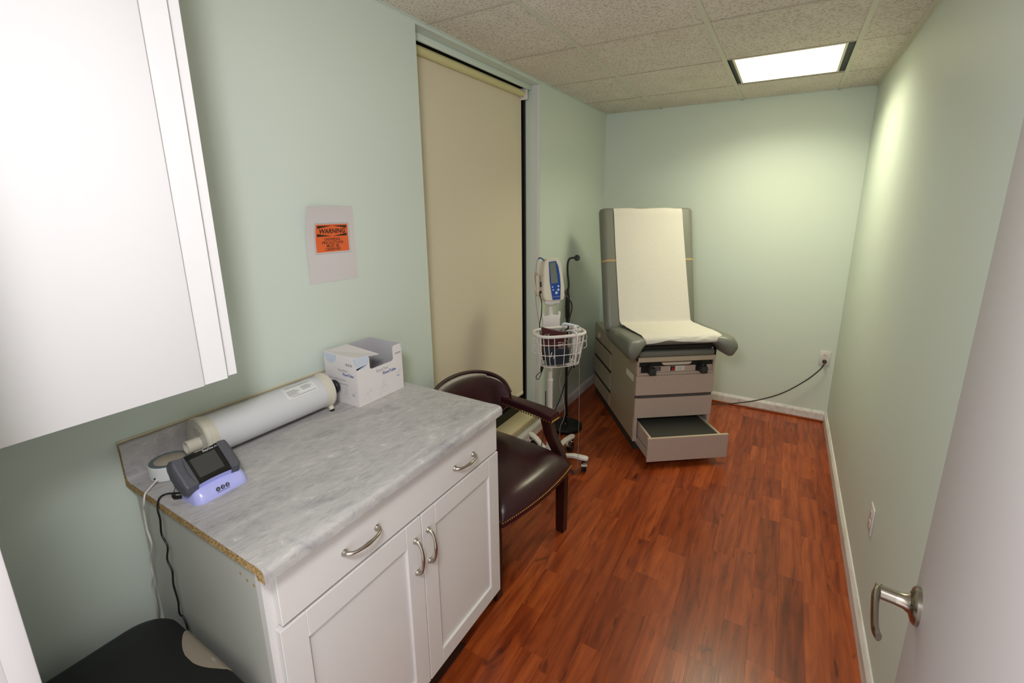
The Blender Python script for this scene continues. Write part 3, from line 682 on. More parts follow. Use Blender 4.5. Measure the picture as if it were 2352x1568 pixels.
b = B(); b.tube([(0.236, 0.448, CZ+0.006), (0.205, 0.436, CZ+0.004), (0.185, 0.418, CZ+0.004), (0.196, 0.401, CZ+0.0045), (0.217, 0.388, 0.945), (0.219, 0.388, 0.916), (0.205, 0.389, 0.867), (0.226, 0.389, 0.841), (0.203, 0.390, 0.791), (0.219, 0.390, 0.763), (0.205, 0.391, 0.715), (0.209, 0.392, 0.664), (0.195, 0.394, 0.614), (0.219, 0.396, 0.583), (0.215, 0.398, 0.3), (0.21, 0.398, 0.06), (0.2, 0.37, 0.0035)], 0.0022, 8, 5)
bcb = tag(obj('power_cable', b, 'black_plastic'), 'black cable running from the spirometer cradle down the cabinet side', 'cable')
b = B(); b.tube([(0.240, 0.437, CZ+0.006), (0.226, 0.424, CZ+0.006), (0.213, 0.4255, CZ+0.007)], 0.0045, 8); b.tube([(0.213, 0.4255, CZ+0.007), (0.199, 0.437, CZ+0.016), (0.213, 0.452, CZ+0.03)], 0.0009, 6); obj('jack', b, 'black_plastic', bcb)

# ================================================================== WARNING SHEET ON THE WALL
sg = thing('warning_sheet', 'white paper sheet with orange warning print taped to the wall', 'sign', (0.0, 1.011, 1.392))
sw, shh = 0.216, 0.279
def sheet(x, y, lift=0.0):
    u = x/sw; v = y/shh
    d = 0.0012 + 0.030*max(0, (v-0.55)/0.45)**1.3*(1-u)**1.1 + 0.004*math.sin(PI*v)*math.exp(-6*u)
    return V(d+lift, x, y - 0.0012*u)
b = B(); b.grid(lambda u, v: sheet(u*sw, v*shh), 14, 18, lambda u, v: (-0.0003, 0, 0)); pp = obj('paper', b, 'sheet_paper', sg)
def sub(poly, n=6):   # strips so that the print follows the bend
    return poly
def rect(b, x0, y0, x1, y1, lift, n=10):
    for i in range(n):
        for j in range(n):
            b.flat([[(x0+(x1-x0)*(i+di)/n, y0+(y1-y0)*(j+dj)/n) for di, dj in ((0, 0), (1, 0), (1, 1), (0, 1))]], lambda x, y: sheet(x, y, lift))
ox0, ox1, oy0, oy1 = 0.040, 0.184, 0.112, 0.214
b = B(); rect(b, ox0, oy0, ox1, oy1, 0.0005); obj('orange_print', b, 'sign_orange', sg, smooth=False)
b = B(); L1 = lambda x, y: sheet(x, y, 0.0009); mx = (ox0+ox1)/2
def quadstrip(b, xa, xb, lo, hi, n=8):
    for i in range(n):
        p = xa+(xb-xa)*i/n; q = xa+(xb-xa)*(i+1)/n; b.flat([[(p, lo(p)), (q, lo(q)), (q, hi(q)), (p, hi(p))]], L1)
t1 = oy1-0.005; t0 = oy1-0.044; xa, xb = ox0+0.006, ox1-0.006
tp = lambda x: t1 - 0.010*abs(x-mx)/(xb-mx); bt = lambda x: t0 + 0.010*abs(x-mx)/(xb-mx)
quadstrip(b, xa, xb, tp, lambda x: t1); quadstrip(b, xa, xb, lambda x: t0, bt)
b.text('WARNING', 0.0240, lambda x, y: L1(mx+x, oy1-0.033+y), shear=0.15, bold=0.0006)
for k, tx in enumerate(('UNIVERSAL', 'PRECAUTIONS', 'MUST BE', 'OBSERVED')): b.text(tx, 0.0142, lambda x, y, k=k: L1(mx+x, oy0+0.042-0.0122*k+y), bold=0.0002)
obj('lettering', b, 'sign_black', sg, smooth=False)
b = B()
for p, q in (((ox0-0.005, oy0-0.005), (ox1+0.005, oy0-0.005)), ((ox1+0.005, oy0-0.005), (ox1+0.005, oy1+0.004)), ((ox1+0.005, oy1+0.004), (ox0-0.005, oy1+0.004)), ((ox0-0.005, oy1+0.004), (ox0-0.005, oy0-0.005))):
    n = 10; b.stroke([(p[0]+(q[0]-p[0])*k/n, p[1]+(q[1]-p[1])*k/n) for k in range(n+1)], 0.0012, L1)
obj('border', b, 'print_grey', sg, smooth=False)

# ================================================================== BIN AT THE NEAR LEFT
bn = thing('waste_bin', 'large black plastic bin with a taupe inset, beside the cabinet end', 'bin', (0.352, 0.232, 0))
def ring(b, hx_, hy_, r, z, n=8): return [b.bm.verts.new((p[0], p[1], z)) for p in rrect(hx_, hy_, r, n)]
b = B(); Ls = [ring(b, *a) for a in ((0.20, 0.125, 0.05, 0.0), (0.205, 0.13, 0.055, 0.01), (0.235, 0.148, 0.07, 0.545), (0.235, 0.148, 0.07, 0.555))]
for A, C in zip(Ls, Ls[1:]):
    for k in range(len(A)): b.bm.faces.new((A[k], A[(k+1) % len(A)], C[(k+1) % len(A)], C[k]))
b.bm.faces.new(Ls[0][::-1]); b.bm.faces.new(Ls[-1]); obj('body', b, 'bin_black', bn)
b = B(); Ls = [ring(b, *a) for a in ((0.243, 0.153, 0.08, 0.555), (0.245, 0.156, 0.082, 0.575), (0.244, 0.155, 0.082, 0.592), (0.238, 0.149, 0.078, 0.600), (0.225, 0.137, 0.07, 0.604), (0.15, 0.07, 0.05, 0.610))]
for A, C in zip(Ls, Ls[1:]):
    for k in range(len(A)): b.bm.faces.new((A[k], A[(k+1) % len(A)], C[(k+1) % len(A)], C[k]))
b.bm.faces.new(Ls[0][::-1]); b.bm.faces.new(Ls[-1]); ld = obj('lid', b, 'bin_black', bn, angle=50)
b = B()
def lens(u, v):
    x = -0.112+0.213*u; wdt = 0.043*math.sin(PI*u)**0.75
    y = 0.1560 - wdt*(1-v)
    d = 0.156-y
    zz = 0.592 + (0.0085 if d > 0.007 else 0.0085*d/0.007) + (0.004*(d-0.007)/0.012 if d > 0.007 else 0)
    return V(x, y+0.0006, min(zz, 0.6048)+0.0012)
b.grid(lens, 20, 10, lambda u, v: (0, 0, -0.008)); ip = obj('inset', b, 'bin_taupe', ld)
b = B()
for k in range(4): b.stroke([(0.038+0.004*k, 0.147), (0.040+0.004*k, 0.142)], 0.0012, lambda x, y: V(x, y, 0.6042))
obj('print_mark', b, 'silver_print', ld, smooth=False)

# ================================================================== ARM CHAIR
ch = thing('arm_chair', 'oxblood vinyl arm chair with dark wood frame and brass nails', 'chair', (0.363, 1.647, 0), math.radians(-7.6))
for s in (-1, 1):
    y = s*0.262
    b = B(); b.prism([V(0.20, y-0.024, 0), V(0.246, y-0.024, 0), V(0.250, y-0.024, 0.30), V(0.246, y-0.024, 0.40), V(0.225, y-0.024, 0.46), V(0.175, y-0.024, 0.54), V(0.152, y-0.024, 0.62), V(0.152, y-0.024, 0.645), V(0.092, y-0.024, 0.645), V(0.100, y-0.024, 0.60), V(0.125, y-0.024, 0.52), V(0.168, y-0.024, 0.45), V(0.190, y-0.024, 0.40), V(0.196, y-0.024, 0.33)], (0, 0.046, 0), 0.005, 2)
    obj('front_leg', b, 'mahogany', ch)
    b = B(); b.prism([V(-0.285, s*0.20-0.02, 0), V(-0.245, s*0.20-0.02, 0), V(-0.215, s*0.20-0.02, 0.36), V(-0.215, s*0.20-0.02, 0.50), V(-0.250, s*0.20-0.02, 0.50), V(-0.255, s*0.20-0.02, 0.36)], (0, 0.04, 0), 0.005, 2)
    obj('rear_leg', b, 'mahogany', ch)
    b = B(); ya = s*0.245
    Lr = []
    for xx, zz, hw in ((-0.145, 0.652, 0.028), (-0.12, 0.655, 0.03), (0.0, 0.655, 0.031), (0.11, 0.651, 0.033), (0.175, 0.644, 0.035), (0.189, 0.642, 0.033)):
        Lr.append([b.bm.verts.new((xx, ya+p[0], zz+p[1])) for p in rrect(hw, 0.022, 0.012, 4)])
    for A, C in zip(Lr, Lr[1:]):
        for k in range(len(A)): b.bm.faces.new((A[k], C[k], C[(k+1) % len(A)], A[(k+1) % len(A)]))
    b.bm.faces.new(Lr[0]); b.bm.faces.new(Lr[-1][::-1]); bmesh.ops.recalc_face_normals(b.bm, faces=b.bm.faces)
    ar = obj('arm', b, 'oxblood', ch, angle=50)
    b = B()
    for k in range(21):
        t = k/20; xx = -0.13+0.32*t; hw = 0.030+0.006*t; zz = 0.6385-0.012*t
        for q in (-1, 1): b.ball((xx, ya+q*hw, zz), 0.0052, 8, (1, 0.7, 1))
    for k in range(5): b.ball((0.190, ya-0.024+0.012*k, 0.629), 0.0052, 8, (0.7, 1, 1))
    obj('nail_trim', b, 'brass', ar)
b = B()
def seat(u, v):
    x = -0.24 + 0.53*u; y = (v-0.5)*2
    hw = 0.235+0.03*u; yy = y*hw
    ex = (2*u-1); crown = (1-abs(ex)**4)*(1-abs(y)**4)
    bow = 0.025*(1-y*y)*u
    return V(x-0.018+bow, yy, 0.420+0.085*crown**0.45 - 0.012*u)
b.grid(seat, 24, 24, lambda u, v: (0, 0, -0.04)); 
for v_ in b.bm.verts:
    if v_.co.z < 0.405 and False: pass
obj('seat', b, 'oxblood', ch, angle=70)
b = B(); b.prism([V(-0.245, -0.225, 0.345), V(-0.245, 0.225, 0.345), V(0.215, 0.245, 0.345), V(0.255, 0.16, 0.345), V(0.268, 0.0, 0.345), V(0.255, -0.16, 0.345), V(0.215, -0.245, 0.345)], (0, 0, 0.055), 0.004, 1); obj('seat_rail', b, 'mahogany', ch)
b = B()
for k in range(44):
    y = -1+2*k/43; p = seat(1.0, (y+1)/2); b.ball((p.x+0.002, p.y, p.z-0.014), 0.004, 8)
for s in (0.0, 1.0):
    for k in range(20):
        p = seat(0.5+0.5*k/19, s); b.ball((p.x, p.y+(0.002 if s else -0.002), p.z-0.014), 0.004, 8)
obj('nail_trim', b, 'brass', ch)
def backf(off):
    def fn(u, v):
        s = 2*u-1; y = 0.262*math.sin(s*PI/2*0.98); x = -0.235 + 0.125*(1-math.cos(s*PI/2*0.98)) - 0.03*v*(1-s*s)
        zt = 0.69+0.140*(1-s*s)**0.7; zb = 0.515+0.115*abs(s)**2.5
        # normal points to the sitter
        nn = Vector((math.cos(s*PI/2*0.9), -math.sin(s*PI/2*0.9), 0))
        pad = off*(1-abs(2*v-1)**5)**0.5*(0.35+0.65*(1-abs(s)**6))
        return V(x, y, zb+(zt-zb)*v) + nn*pad
    return fn
b = B(); f1 = backf(0.034); f2 = backf(-0.022)
nu, nv = 36, 16
g1 = [[b.bm.verts.new(f1(i/nu, j/nv)) for j in range(nv+1)] for i in range(nu+1)]; g2 = [[b.bm.verts.new(f2(i/nu, j/nv)) for j in range(nv+1)] for i in range(nu+1)]
for i in range(nu):
    for j in range(nv):
        b.bm.faces.new((g1[i][j], g1[i+1][j], g1[i+1][j+1], g1[i][j+1])); b.bm.faces.new((g2[i][j+1], g2[i+1][j+1], g2[i+1][j], g2[i][j]))
bmesh.ops.remove_doubles(b.bm, verts=b.bm.verts, dist=0.0005); bmesh.ops.recalc_face_normals(b.bm, faces=b.bm.faces)
bk = obj('backrest', b, 'oxblood', ch, angle=80)
b = B(); b.tube([backf(0.0)(k/16, 1.0)+V(0, 0, 0.002) for k in range(17)], 0.009, 8, 3); obj('piping', b, 'oxblood', bk)

# ================================================================== EXAM TABLE
TH = math.radians(36.3)
et = thing('exam_table', 'taupe and grey medical exam table with raised back and pulled out step', 'exam table', (0.712, 2.838, 0), TH)
TW, TL = 0.545, 1.05
b = B()
# carcass as panels with real openings at the front
b.box((0, 0.02, 0.075), (0.02, TL, 0.665)); b.box((TW-0.02, 0.02, 0.075), (TW, TL, 0.665)); b.box((0.02, TL-0.02, 0.075), (TW-0.02, TL, 0.665)); b.box((0.02, 0.02, 0.650), (TW-0.02, TL-0.02, 0.665)); b.box((0.02, 0.02, 0.245), (TW-0.02, TL-0.02, 0.26)); b.box((0.02, 0.34, 0.075), (TW-0.02, TL-0.02, 0.09))
obj('carcass', b, 'table_side_laminate', et, smooth=False)
b = B(); b.box((0.012, 0.02, 0), (0.03, TL-0.012, 0.075)); b.box((TW-0.03, 0.02, 0), (TW-0.012, TL-0.012, 0.075)); b.box((0.03, 0.03, 0), (TW-0.03, 0.05, 0.06)); obj('plinth', b, 'table_dark', et, smooth=False)
for q in ((-0.004, 0.020), (TW-0.02, TW)):
    b = B(); b.box((q[0], 0.0, 0.075), (q[1], 0.02, 0.253)); obj('front_post', b, 'taupe', et, smooth=False)
b = B(); b.box((0.0, 0.006, 0.26), (TW, 0.02, 0.56)); obj('front_board', b, 'table_recess', et, smooth=False)
for z0, z1 in ((0.252, 0.394), (0.418, 0.556)):
    b = B(); b.box((-0.005, -0.012, z0), (TW, 0.006, z1), 0.0015, 1); obj('drawer_front', b, 'taupe', et)
b = B(); b.box((0.025, -0.004, 0.397), (TW-0.025, 0.006, 0.415)); obj('drawer_grip', b, 'table_recess', et, smooth=False)
# pulled out step
b = B(); b.box((0.012, -0.226, 0.048), (0.560, -0.210, 0.212), 0.0015, 1); sf = obj('step_front', b, 'taupe', et)
b = B(); b.box((0.030, -0.210, 0.11), (0.044, 0.33, 0.207)); b.box((TW-0.044, -0.210, 0.11), (TW-0.03, 0.33, 0.207)); b.box((0.020, -0.210, 0.06), (0.036, 0.33, 0.098)); b.box((TW-0.036, -0.210, 0.06), (TW-0.02, 0.33, 0.098)); b.box((0.044, -0.21, 0.15), (TW-0.044, 0.33, 0.18)); obj('step_box', b, 'taupe', et, smooth=False)
b = B(); b.box((0.0125, -0.2255, 0.212), (0.5595, -0.2105, 0.2135)); b.box((0.030, -0.2105, 0.207), (0.044, 0.02, 0.2085)); b.box((TW-0.044, -0.2105, 0.207), (TW-0.03, 0.02, 0.2085)); obj('step_edge', b, 'table_edge', et, smooth=False)
b = B(); b.box((0.045, -0.2095, 0.18), (TW-0.045, 0.32, 0.200), 0.002); obj('step_mat', b, 'mat', et)
# control panel
b = B(); b.box((0.0, -0.004, 0.558), (TW, 0.02, 0.574)); b.box((0.0, 0.008, 0.574), (TW, 0.02, 0.634)); b.box((0.0, -0.006, 0.558), (0.012, 0.008, 0.655)); b.box((TW-0.012, -0.006, 0.558), (TW, 0.008, 0.655)); pn = obj('control_panel', b, 'taupe', et, smooth=False)
b = B(); b.box((0.012, 0.006, 0.616), (TW-0.012, 0.019, 0.655)); b.box((0.03, -0.002, 0.578), (0.075, 0.0085, 0.616)); b.box((TW-0.13, -0.002, 0.578), (TW-0.055, 0.0085, 0.616)); obj('recess', b, 'black_frame', pn, smooth=False)
for x in (0.094, 0.454):
    b = B(); b.box((x-0.022, -0.050, 0.570), (x+0.022, 0.006, 0.618), 0.007, 3); b.box((x-0.012, -0.03, 0.612), (x+0.004, 0.004, 0.634), 0.003); obj('stirrup_knob', b, 'table_dark', pn)
b = B(); b.box((0.118, 0.0062, 0.583), (0.168, 0.0082, 0.612)); obj('rating_plate', b, 'sticker_dark', pn, smooth=False)
b = B()
for k in range(4): b.stroke([(0.123, 0.588+0.006*k), (0.162, 0.588+0.006*k)], 0.0018, lambda x, y: V(x, 0.0058, y))
for k in range(4): b.stroke([(0.284, 0.587+0.006*k), (0.284+0.03+0.008*(k % 2), 0.587+0.006*k)], 0.0016, lambda x, y: V(x, 0.0052, y))
obj('lettering', b, 'print_grey', pn, smooth=False)
b = B(); b.box((0.236, 0.0, 0.583), (0.266, 0.0085, 0.612), 0.002); obj('switch_frame', b, 'black_plastic', pn)
b = B(); b.box((0.241, -0.004, 0.587), (0.261, 0.001, 0.608), 0.002); obj('power_switch', b, 'switch_red', pn)
for lo, hi in (((0.272, 0.0056, 0.580), (0.336, 0.0082, 0.615)), ((0.228, 0.0062, 0.585), (0.235, 0.0082, 0.610))):
    b = B(); b.box(lo, hi); obj('instruction_label', b, 'sticker_white', pn, smooth=False)
b = B(); b.prism([V(0.165+p[0], -0.012, 0.646+p[1]) for p in [(0, 0), (0.012, -0.014), (0.03, -0.017), (0.18, -0.017), (0.20, -0.014), (0.212, 0), ]], (0, 0.03, 0)); obj('pan_tray', b, 'monitor_dark_cream', et, smooth=False)
b = B(); b.box((0.002, -0.014, 0.655), (TW-0.002, 0.03, 0.687), 0.001, 1); obj('leg_rest_board', b, 'table_edge', et)
b = B(); b.box((0.006, -0.012, 0.687), (TW-0.008, 0.30, 0.728), 0.012, 3); obj('leg_rest_pad', b, 'vinyl', et)
b = B(); b.box((0.0, 0.03, 0.728), (TW, 0.40, 0.765)); b.box((0.0, -0.01, 0.742), (TW, 0.03, 0.765)); b.box((-0.004, 0.03, 0.665), (0.004, 0.06, 0.73)); b.box((-0.003, -0.004, 0.66), (0.002, 0.028, 0.74)); b.box((TW-0.002, -0.004, 0.66), (TW+0.004, 0.028, 0.74)); b.box((0.02, 0.30, 0.665), (TW-0.02, 0.75, 0.728)); obj('seat_frame', b, 'black_frame', et, smooth=False)
# side drawers
for z0, z1 in ((0.082, 0.200), (0.218, 0.370), (0.386, 0.530)):
    b = B(); b.box((-0.006, 0.565, z0), (0.0, TL-0.004, z1-0.012), 0.001, 1); obj('side_drawer', b, 'table_side_laminate', et)
b = B(); b.box((-0.0015, 0.56, 0.186), (0.0005, TL-0.004, 0.218)); b.box((-0.0015, 0.56, 0.356), (0.0005, TL-0.004, 0.386)); b.box((-0.0012, 0.552, 0.5175), (0.0005, TL-0.004, 0.5335)); obj('drawer_gap', b, 'black_frame', et, smooth=False)
b = B(); b.box((-0.006, 0.556, 0.536), (0.0, TL-0.002, 0.664), 0.001, 1); b.box((-0.003, 0.02, 0.077), (0.0, 0.552, 0.664), 0.001, 1); obj('side_panel', b, 'table_side_laminate', et)
b = B(); b.box((-0.022, 0.87, 0.570), (-0.005, 0.93, 0.606), 0.003); obj('side_catch', b, 'table_edge', et)
b = B(); b.box((-0.0038, 0.045, 0.500), (-0.0028, 0.195, 0.545)); obj('side_label', b, 'sticker_white', et, smooth=False)
# seat pad with drooping side bolsters
def supr(b, lo, hi, r, seg=6): return b.box(lo, hi, r, seg)
b = B()
def pad(u, v):          # u across, v from front underside over the top to the back
    x = -0.110 + 0.725*u; s = 2*u-1
    drop = 0.070*min(1, max(0, (abs(s)-0.66)/0.2))**1.2
    fwd = 0.050*min(1, max(0, (abs(s)-0.62)/0.2))
    side = max(0, (abs(s)-0.90)/0.10); rr = math.sqrt(max(0, 1-min(side, 1)**2.5))
    P = [(0.36, 0.788), (-0.02, 0.788), (-0.068, 0.792), (-0.088, 0.810), (-0.080, 0.834), (-0.052, 0.846), (0.0, 0.848), (0.16, 0.842), (0.30, 0.838), (0.40, 0.838)]
    t = v*(len(P)-1); i = min(int(t), len(P)-2); f = t-i
    a0 = P[max(i-1, 0)]; a = P[i]; c = P[i+1]; d = P[min(i+2, len(P)-1)]
    q = [0.5*((2*a[k]) + (c[k]-a0[k])*f + (2*a0[k]-5*a[k]+4*c[k]-d[k])*f*f + (3*a[k]-a0[k]-3*c[k]+d[k])*f**3) for k in (0, 1)]
    zc_ = 0.808
    lo_f = min(1, max(0, (0.846-q[1])/0.055)); z = q[1] - drop*lo_f - drop*0.10
    mid = 0.785; z = mid + (z-mid)*(0.55+0.45*rr)
    return V(x, q[0]-fwd*(1 if q[0] < 0.1 else max(0, 1-(q[0]-0.1)/0.2)), z)
nu, nv = 48, 45
g = [[b.bm.verts.new(pad(i/nu, j/nv)) for j in range(nv+1)] for i in range(nu+1)]
for i in range(nu):
    for j in range(nv): b.bm.faces.new((g[i][j], g[i+1][j], g[i+1][j+1], g[i][j+1]))
for gg in (g[0], g[-1]): b.bm.faces.new(gg)
b.bm.faces.new([g[i][0] for i in range(nu+1)] + [g[i][nv] for i in range(nu, -1, -1)])
bmesh.ops.triangulate(b.bm, faces=[f for f in b.bm.faces if len(f.verts) > 4]); bmesh.ops.recalc_face_normals(b.bm, faces=b.bm.faces)
obj('seat_pad', b, 'vinyl', et, angle=70)
# backrest
LEAN = math.radians(21); BX0, BX1 = -0.130, 0.570; BLen = 0.905
BM = Matrix.Translation((0, 0.31, 0.795)) @ Matrix.Rotation(-LEAN, 4, 'X')   # local: z up the slab, -y front
def bcx(t): return 0.197+0.045*t
def lens_box(b, hx_, hy_, L, r=0.045):
    secs = [(0.0, 0.80), (0.012, 0.93), (0.035, 1.0), (L*0.5, 1.0), (L-0.03, 1.0), (L-0.01, 0.95), (L, 0.82)]
    rings = []
    for z, k in secs:
        rings.append([b.bm.verts.new((bcx(z/L) + p[0]*(0.965+0.07*z/L)*(1-(1-k)*0.12), p[1]*k, z)) for p in rrect(hx_, hy_, r, 7)])
    for A, C in zip(rings, rings[1:]):
        for k in range(len(A)): b.bm.faces.new((A[k], A[(k+1) % len(A)], C[(k+1) % len(A)], C[k]))
    b.bm.faces.new(rings[0][::-1]); b.bm.faces.new(rings[-1]); return b
b = B(); lens_box(b, (BX1-BX0)/2, 0.048, BLen); bkr = obj('backrest', b.xf(BM), 'vinyl', et, angle=55)
b = B(); b.box((-0.03, 0.046, 0.08), (0.45, 0.064, 0.80), 0.004); obj('back_board', b.xf(BM), 'table_side_laminate', et)
b = B()
Pp = rrect((BX1-BX0)/2*1.003+0.0012, 0.0492, 0.046, 7); cxx = bcx(0.556)
A = [b.bm.verts.new((p[0]+cxx, p[1], 0.497)) for p in Pp]; C = [b.bm.verts.new((p[0]+cxx, p[1], 0.511)) for p in Pp]
for k in range(len(A)): b.bm.faces.new((A[k], A[(k+1) % len(A)], C[(k+1) % len(A)], C[k]))
obj('strap', b.xf(BM), 'tan_strap', et)
# paper runner: over the top, down the back, along the seat, drooping over the front
def bpt(y, z): p = BM @ Vector((0, y, z)); return (p.y, p.z)
ctl = [bpt(0.055, BLen-0.20), bpt(0.056, BLen-0.02), bpt(0.035, BLen+0.0045), bpt(-0.03, BLen+0.004), bpt(-0.0525, BLen-0.03), bpt(-0.0535, BLen-0.12), bpt(-0.0535, 0.62), bpt(-0.0535, 0.4), bpt(-0.0535, 0.2), bpt(-0.0535, 0.10), bpt(-0.054, 0.052), (0.262, 0.8485), (0.20, 0.8475), (0.10, 0.850), (0.02, 0.8535), (-0.045, 0.853), (-0.080, 0.8445), (-0.094, 0.824), (-0.096, 0.806)]
def cat(P, t):
    t = t*(len(P)-1); i = min(int(t), len(P)-2); f = t-i; a0, a, c, d = P[max(i-1, 0)], P[i], P[i+1], P[min(i+2, len(P)-1)]
    return [0.5*((2*a[k]) + (c[k]-a0[k])*f + (2*a0[k]-5*a[k]+4*c[k]-d[k])*f*f + (3*a[k]-a0[k]-3*c[k]+d[k])*f**3) for k in (0, 1)]
b = B()
def runner(u, v):
    end = 1.0
    vv = v
    xx = -0.036+0.53*u + 0.018*max(0, 1-v/0.45) + (0.042*max(0, (v-0.55)/0.45)) + 0.004*math.sin(v*9)
    # ragged lower edge: the sheet ends earlier left of the middle
    cut = 0.055*math.exp(-((u-0.30)/0.16)**2)+0.018*math.exp(-((u-0.55)/0.1)**2)
    if v > 0.8: vv = v - cut*((v-0.8)/0.2)
    y, z = cat(ctl, vv)
    nz = noise.noise(Vector((u*5, v*14, 1.7)))*0.0016
    if v > 0.58: nz = abs(noise.noise(Vector((u*6, v*16, 3.1))))*0.006 + 0.001
    return V(xx, y-nz*0.9, z+nz)
b.grid(runner, 40, 110, lambda u, v: (0, 0, 0.0006)); obj('paper_runner', b, 'paper_roll', et, angle=80)

# power cord of the table
b = B(); b.tube([(1.842, D-0.030, 0.493), (1.835, D-0.045, 0.470), (1.812, D-0.045, 0.425), (1.736, D-0.05, 0.330), (1.599, D-0.06, 0.205), (1.451, D-0.06, 0.115), (1.30, D-0.07, 0.055), (1.13, D-0.09, 0.012), (0.95, D-0.10, 0.006), (0.72, D-0.16, 0.006)], 0.0045, 8, 5)
TI = (Matrix.Translation((0.712, 2.838, 0)) @ Matrix.Rotation(TH, 4, 'Z')).inverted()
pc = obj('power_cord', b.xf(TI), 'table_dark', et); pc['label'] = 'dark grey power cord drooping to the outlet'
b = B(); b.lathe([(0.0, 0.0), (0.014, 0.0), (0.015, 0.01), (0.012, 0.022), (0.006, 0.028), (0.0, 0.028)], (1.842, D-0.0082, 0.496), (0, -1, 0), 18); obj('plug', b.xf(TI), 'table_dark', pc)

# ================================================================== VITAL SIGNS STAND
ST = math.radians(-43)
vs = thing('vital_signs_stand', 'white rolling stand carrying a blood pressure monitor and wire basket', 'monitor stand', (0.280, 2.405, 0), ST)
b = B(); b.lathe([(0.0, 0.07), (0.036, 0.07), (0.036, 0.085), (0.030, 0.10), (0.021, 0.15), (0.019, 0.165), (0.0, 0.166)], n=28); hub = obj('hub', b, 'stand_white', vs)
b = B(); b.cyl((0, 0, 0.15), (0, 0, 0.585), 0.0165, n=24); b.lathe([(0.0165, 0.585), (0.0185, 0.587), (0.0185, 0.60), (0.0135, 0.603)], n=24); b.cyl((0, 0, 0.60), (0, 0, 1.095), 0.0135, n=24); obj('pole', b, 'stand_white', vs)
for k in range(5):
    a = math.radians(48+72*k); ca, sa = math.cos(a), math.sin(a)
    X = lambda r, z, s=0.0: V(r*ca-s*sa, r*sa+s*ca, z)
    b = B(); Ls = []
    for r, z, hw, hh in ((0.02, 0.082, 0.017, 0.012), (0.09, 0.084, 0.016, 0.011), (0.155, 0.100, 0.0175, 0.010), (0.17, 0.103, 0.019, 0.010), (0.245, 0.103, 0.021, 0.010), (0.258, 0.103, 0.016, 0.010), (0.264, 0.103, 0.008, 0.009)):
        Ls.append([b.bm.verts.new(X(r, z+p[1], p[0])) for p in rrect(hw, hh, min(hw, hh)*0.5, 3)])
    for A, C in zip(Ls, Ls[1:]):
        for q in range(len(A)): b.bm.faces.new((A[q], A[(q+1) % len(A)], C[(q+1) % len(A)], C[q]))
    b.bm.faces.new(Ls[0][::-1]); b.bm.faces.new(Ls[-1]); bmesh.ops.recalc_face_normals(b.bm, faces=b.bm.faces); lg = obj('leg', b, 'stand_white', vs, angle=40)
    sw_ = math.radians(25+70*k); c0 = X(0.238, 0.0); ax = V(math.cos(a+sw_), math.sin(a+sw_), 0); pr = V(-ax.y, ax.x, 0)
    b = B(); b.cyl(c0+V(0, 0, 0.078), c0+V(0, 0, 0.094), 0.016, n=18); obj('caster_mount', b, 'black_plastic', lg)
    wcn = c0+pr*0.014+V(0, 0, 0.034)
    b = B(); b.cyl(wcn-ax*0.014, wcn-ax*0.003, 0.034, n=28, bev=0.004); b.cyl(wcn+ax*0.003, wcn+ax*0.014, 0.034, n=28, bev=0.004); wl = obj('caster_wheel', b, 'black_rubber', lg)
    b = B(); b.cyl(wcn-ax*0.016, wcn+ax*0.016, 0.010, n=16)
    b.grid(lambda u, v: wcn + ax*(-0.019+0.038*u) + pr*(0.037*math.cos(math.radians(20+130*v))) + V(0, 0, 0.037*math.sin(math.radians(20+130*v))), 4, 12, lambda u, v: (0, 0, 0.0015)); b.cyl(c0+V(0, 0, 0.066), c0+V(0, 0, 0.08), 0.012, n=14); obj('caster_hood', b, 'chrome', lg)
# basket
bk_c = V(0.115, 0.012, 0.0)
def loop(z, sx, sy, n=28, ox=0.0, p=3.0):
    L = []
    for k in range(n):
        a = 2*PI*k/n; c, s_ = math.cos(a), math.sin(a)
        L.append(bk_c + V(ox + sx*math.copysign(abs(c)**(2/p), c), sy*math.copysign(abs(s_)**(2/p), s_), z))
    return L
b = B(); b.tube(loop(0.940, 0.098, 0.152), 0.0095, 10, 2, closed=True); bs = obj('basket_rim', b, 'stand_white', vs)
b = B(); nW = 22
tp_ = loop(0.938, 0.097, 0.150, nW); md = loop(0.85, 0.088, 0.138, nW); lo_ = loop(0.765, 0.078, 0.122, nW); bt_ = loop(0.745, 0.070, 0.112, nW)
for k in range(nW): b.tube([tp_[k], md[k], lo_[k], bt_[k], bt_[k]*0.35+(bk_c+V(0, 0, 0.745))*0.65], 0.0021, 6, 3)
for z, sx, sy in ((0.888, 0.093, 0.144), (0.822, 0.085, 0.133), (0.746, 0.071, 0.113)): b.tube(loop(z, sx, sy), 0.0023, 6, 1, closed=True)
for k in range(-2, 3): b.tube([bk_c+V(-0.068, 0.04*k, 0.744), bk_c+V(0.068, 0.04*k, 0.744)], 0.002, 6, 1)
for s in (-1, 1):
    for z in (0.90, 0.86): b.tube([bk_c+V(0.02, s*0.150, z+0.02), bk_c+V(0.02, s*0.168, z+0.015), bk_c+V(0.02, s*0.170, z-0.02), bk_c+V(0.02, s*0.150, z-0.03)], 0.0018, 6, 4)
obj('basket_wires', b, 'stand_white', vs)
b = B(); b.box((-0.006, -0.055, 0.90), (0.018, 0.055, 1.02), 0.004); b.box((0.0, -0.06, 1.0), (0.016, -0.045, 1.035), 0.003); b.box((0.0, 0.045, 1.0), (0.016, 0.06, 1.04), 0.003); obj('basket_bracket', b, 'stand_white', vs)
